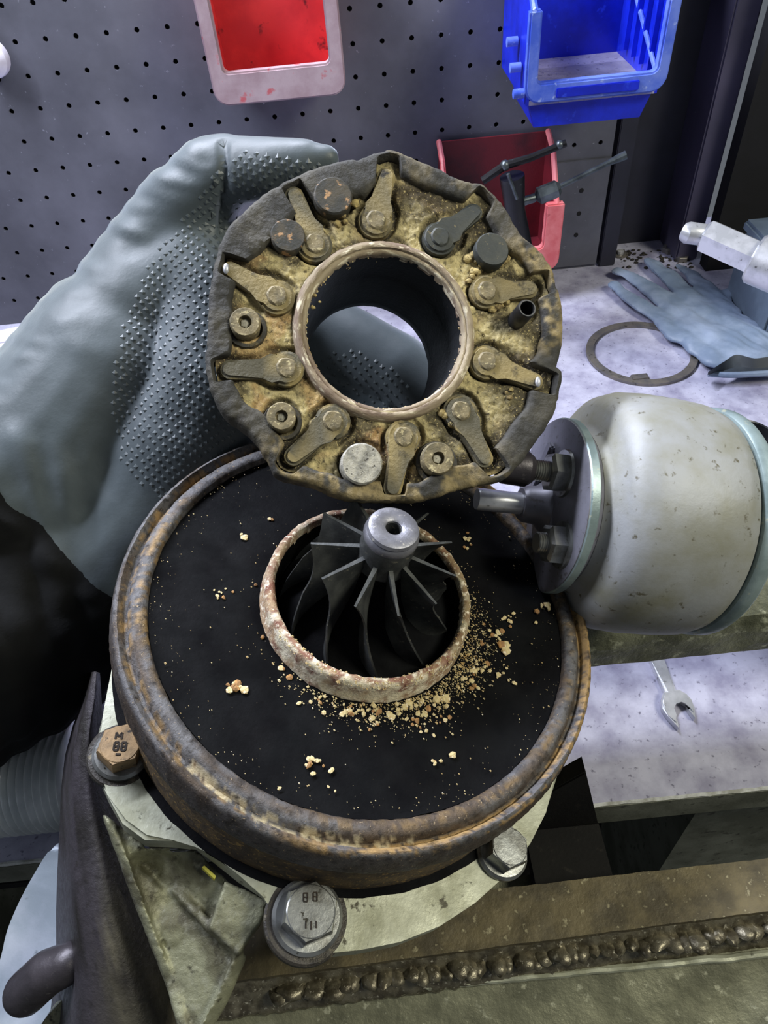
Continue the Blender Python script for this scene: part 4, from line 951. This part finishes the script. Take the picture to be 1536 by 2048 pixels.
# ------------------------------------------------------------------ welded fixture beam in front
ZB = .088; ZS = .070
Bk = [onz(985, 1778, ZB), onz(1536, 1716, ZB)]; Fw = [onz(600, 1945, ZB), onz(1536, 1822, ZB)]; Ed = [onz(600, 1996, ZS), onz(1536, 1908, ZS)]
def lx(l, x): t = (x - l[0].x) / (l[1].x - l[0].x); return l[0].y + (l[1].y - l[0].y) * t
XL, XR = -.108, .36
beam = empty('welded_beam', Matrix.Translation((.05, lx(Fw, .05), ZS)), 'rusty welded steel fixture beam across the bottom of the picture', 'beam'); bo = beam.matrix_world.translation.copy()
def rough_strip(yf0, yf1, z0, z1, nx, ny, amp, s, thick, xl=XL, xr=XR):
    V = []; F = []
    for i in range(nx + 1):
        x = xl + (xr - xl) * i / nx; a = yf0(x); b_ = yf1(x)
        for j in range(ny + 1):
            t = j / ny; p = Vector((x, a + (b_ - a) * t, z0 + (z1 - z0) * t)); k = amp * fbm(p, s); p.z += k
            if j in (0, ny): p.y += .6 * amp * fbm(p + Vector((7, 0, 0)), s * 1.5)
            V.append(p - bo)
    n1 = len(V)
    for i in range(nx + 1):
        for j in (0, ny): V.append(V[i * (ny + 1) + j] - Vector((0, 0, thick)))
    for i in range(nx):
        for j in range(ny): F.append((i * (ny + 1) + j, (i + 1) * (ny + 1) + j, (i + 1) * (ny + 1) + j + 1, i * (ny + 1) + j + 1))
        F.append((i * (ny + 1), n1 + 2 * i, n1 + 2 * i + 2, (i + 1) * (ny + 1))); F.append((i * (ny + 1) + ny, (i + 1) * (ny + 1) + ny, n1 + 2 * i + 3, n1 + 2 * i + 1)); F.append((n1 + 2 * i, n1 + 2 * i + 1, n1 + 2 * i + 3, n1 + 2 * i + 2))
    return V, F
obj('top_bar', rough_strip(lambda x: lx(Bk, x), lambda x: lx(Fw, x), ZB, ZB, 140, 12, .0006, 90, .016), m_['beamrust'], parent=beam, sharp=60)
obj('shelf', rough_strip(lambda x: lx(Fw, x) + .006, lambda x: lx(Ed, x), ZS, ZS, 140, 10, .0006, 90, .012), m_['beamgreen'], parent=beam, sharp=60)
obj('highlight_ridge', ([p + Vector((0, 0, .0006 * fbm(p, 140))) for p in tube([Vector((XL + (XR - XL) * i / 160, lx(Ed, XL + (XR - XL) * i / 160) + .0006 * fbm(Vector((i * .02, 0, 0)), 9), ZS + .0002)) - bo for i in range(161)], .0018, 8)[0]], tube([Vector((i, 0, 0)) for i in range(161)], .1, 8)[1]), m_['aluminium'], parent=beam)  # pale ridge painting the bevel highlight along the shelf edge
obj('front_face', rough_strip(lambda x: lx(Ed, x) - .0008, lambda x: lx(Ed, x) - .055, ZS - .003, ZS - .030, 140, 20, .0011, 60, .02), m_['beamgreen'], parent=beam, sharp=60)
obj('post', box(-.06, .02, -.02, .04, -.915 - 0.0, -.02), m_['beamgreen'], parent=beam)
# weld beads
nb = 58
obj('weld_fillet', rough_strip(lambda x: lx(Fw, x) + .002, lambda x: lx(Fw, x) - .011, ZB - .0015, ZS + .0008, 200, 8, .0016, 150, .004), m_['weld'], parent=beam, sharp=80)
for i in range(nb):
    x = -.070 + (.27 + .070) * i / (nb - 1) + random.uniform(-.0015, .0015); y = lx(Fw, x) - .0035 + random.uniform(-.001, .001); z = ZS + .0074 + random.uniform(-.001, .001)
    c = Vector((x, y, z)); r = random.uniform(.0070, .0095)
    bm = bmesh.new(); bmesh.ops.create_icosphere(bm, subdivisions=2, radius=1); vv, ff = bmo(bm)
    R_ = Matrix.Rotation(-.7, 3, 'X') @ Matrix.Rotation(random.uniform(-.4, .4), 3, 'Z'); sc = (random.uniform(.45, .85), 1.05, .40); o_ = Vector((i * 3.1, 1, 2))
    vv = [R_ @ Vector((p.x * r * sc[0], p.y * r * sc[1], p.z * r * sc[2])) * (1 + .35 * noise.noise(p * 1.5 + o_)) + c - bo for p in vv]
    obj('weld_bead', (vv, ff), m_['weld'], parent=beam, sharp=70)
# black gusset plate standing on the beam
g0 = onz(1216, 1742, ZB); yg = .140
def gp(x, y): return ony(x, y, yg)
tri = [gp(1172, 1545), gp(1219, 1745), gp(960, 1790), gp(1000, 1640)]
gus = empty('gusset_plate', Matrix.Translation((tri[1].x, yg, ZB)), 'black triangular steel plate standing behind the beam under the rim', 'plate')
go = gus.matrix_world.translation.copy()
zb_ = ZB + .0005
pts = [(tri[3].x - go.x, tri[3].z - go.z), (tri[0].x - go.x, tri[0].z - go.z), (tri[1].x - go.x + .25 * (tri[1].x - tri[0].x), tri[1].z - go.z - .25 * (tri[0].z - tri[1].z)), (tri[2].x - go.x, tri[1].z - go.z - .25 * (tri[0].z - tri[1].z))]
obj('plate', xf(prism(pts, -.008, 0, .0008), Matrix.Rotation(PI / 2, 4, 'X')), m_['blackplate'], parent=gus)
obj('plate_foot', box(-.06, -.02, -.030, -.0005, -.030, -.018), m_['blackplate'], parent=gus)

# ------------------------------------------------------------------ gloved hand
hand = [
    [C4(-560, 1400, .50, 160), C4(-220, 1190, .455, 220), C4(20, 1080, .435, 262), C4(150, 900, .42, 225), C4(250, 740, .41, 195), C4(300, 620, .402, 140)],
    [C4(250, 740, .41, 190), C4(292, 545, .395, 105), C4(352, 448, .382, 92), C4(432, 352, .362, 78), C4(450, 345, .360, 74)],
    [C4(440, 345, .360, 70), C4(545, 336, .350, 58), C4(610, 325, .345, 46), C4(652, 318, .342, 30)],
    [C4(300, 620, .402, 150), C4(400, 520, .388, 110), C4(430, 620, .388, 110), C4(420, 760, .392, 130), C4(380, 880, .400, 150), C4(330, 1000, .41, 160), C4(220, 1130, .42, 160), C4(60, 1250, .43, 200)],
    [C4(380, 880, .405, 150), C4(440, 960, .412, 130)],
    [C4(-620, 1500, .50, 170), C4(-330, 1370, .46, 200), C4(-120, 1280, .432, 268), C4(-10, 1235, .420, 255), C4(60, 1190, .418, 210), C4(120, 1100, .418, 190)],
    [C4(420, 640, .405, 110), C4(560, 640, .418, 78), C4(690, 690, .414, 76), C4(800, 742, .410, 74), C4(870, 790, .405, 60)],
    [C4(420, 780, .410, 110), C4(560, 800, .420, 80), C4(690, 850, .418, 72), C4(800, 905, .412, 60)],
]
v, f = join(*[capsules(c) for c in hand])
v, f, nm = remesh('h', (v, f), .0024, 7)
def wrinkle(p, n):
    d, q = 0, p - CAM; z = q.dot(FWD); x = 768 + FPX * q.dot(CR) / z; y = 1024 - FPX * q.dot(CU) / z
    k = .0005 * noise.noise(p * 60) + .0014 * noise.noise(p * 20)
    # creases along the knuckle line and at the cuff
    k -= .0030 * math.exp(-((x - 447) / 7) ** 2) * (1 if 280 < y < 470 else 0)
    k += .0014 * noise.noise(Vector((x * .008 - y * .034, x * .012, 1))) * (1 - smooth(8, 46, x * .722 + (y - 740) * .69))
    w = smooth(260, 40, x) * smooth(820, 960, y)
    k += w * .0060 * noise.noise(Vector((x * .016 - y * .004, y * .004 + x * .002, 5)))
    return p + n * k
v = [wrinkle(p, n) for p, n in zip(v, nm)]
hz = min(p.z for p in v)
gh = obj('gloved_hand', (v, f), m_['glove'], sharp=80)
tag(gh, 'hand in a dark grey textured nitrile glove gripping the nozzle ring from the left', 'hand')
tree = BVHTree.FromPolygons([tuple(p) for p in v], f)
def inside(x, y, poly):
    r = False; n = len(poly)
    for i in range(n):
        x1, y1 = poly[i]; x2, y2 = poly[i - 1]
        if (y1 > y) != (y2 > y) and x < (x2 - x1) * (y - y1) / (y2 - y1) + x1: r = not r
    return r
reg = [(470, 300), (660, 312), (680, 360), (560, 420), (480, 470), (470, 900), (560, 960), (520, 1000), (330, 1010), (240, 930), (218, 780), (250, 640), (300, 520), (370, 430), (436, 330), (455, 350)]
reg2 = [(640, 720), (700, 690), (800, 740), (830, 800), (760, 850), (660, 830)]
vs = []
row = 0
yy = 290
while yy < 1010:
    xx = 200 + (10.5 if row % 2 else 0)
    while xx < 850:
        X = xx + random.uniform(-2, 2) + (yy - 600) * -.06; Y = yy + random.uniform(-2, 2) + (xx - 400) * .18
        if inside(X, Y, reg) or inside(X, Y, reg2):
            h, n, i_, d_ = tree.ray_cast(CAM, ray(X, Y).normalized())
            if h is not None:
                if n.dot(CAM - h) < 0: n = -n
                u = n.orthogonal().normalized(); u = (CU - n * CU.dot(n)).normalized(); w = n.cross(u); s = .0025; hgt = .00055
                base = h - n * .0004; q = [base + u * s, base + w * s, base - u * s, base - w * s]; t = base + n * (hgt + .0004) - u * .0004
                k = len(vs); vs.append((q + [t], [(0, 1, 4), (1, 2, 4), (2, 3, 4), (3, 0, 4)]))
        xx += 21
    yy += 10.5; row += 1
o = obj('grip_texture', join(*vs), m_['glovenub'], parent=gh, flat=True); o['kind'] = 'stuff'; o['label'] = 'raised diamond grip texture of the glove'
# shade on the lower arm, painted as a near-black offset shell of the glove
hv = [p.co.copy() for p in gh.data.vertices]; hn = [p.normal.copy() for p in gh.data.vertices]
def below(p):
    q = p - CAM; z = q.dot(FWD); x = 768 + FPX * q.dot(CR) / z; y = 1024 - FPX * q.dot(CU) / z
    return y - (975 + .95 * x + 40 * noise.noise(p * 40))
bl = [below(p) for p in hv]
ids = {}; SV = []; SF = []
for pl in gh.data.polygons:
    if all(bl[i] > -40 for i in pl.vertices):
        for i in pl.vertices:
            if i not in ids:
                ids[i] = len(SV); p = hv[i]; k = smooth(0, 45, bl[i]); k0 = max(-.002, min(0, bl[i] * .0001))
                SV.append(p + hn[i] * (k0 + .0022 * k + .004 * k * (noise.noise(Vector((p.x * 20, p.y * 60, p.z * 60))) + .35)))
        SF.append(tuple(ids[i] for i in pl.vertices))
obj('arm_shade', (SV, SF), m_['arm_shade'], parent=gh, sharp=80)
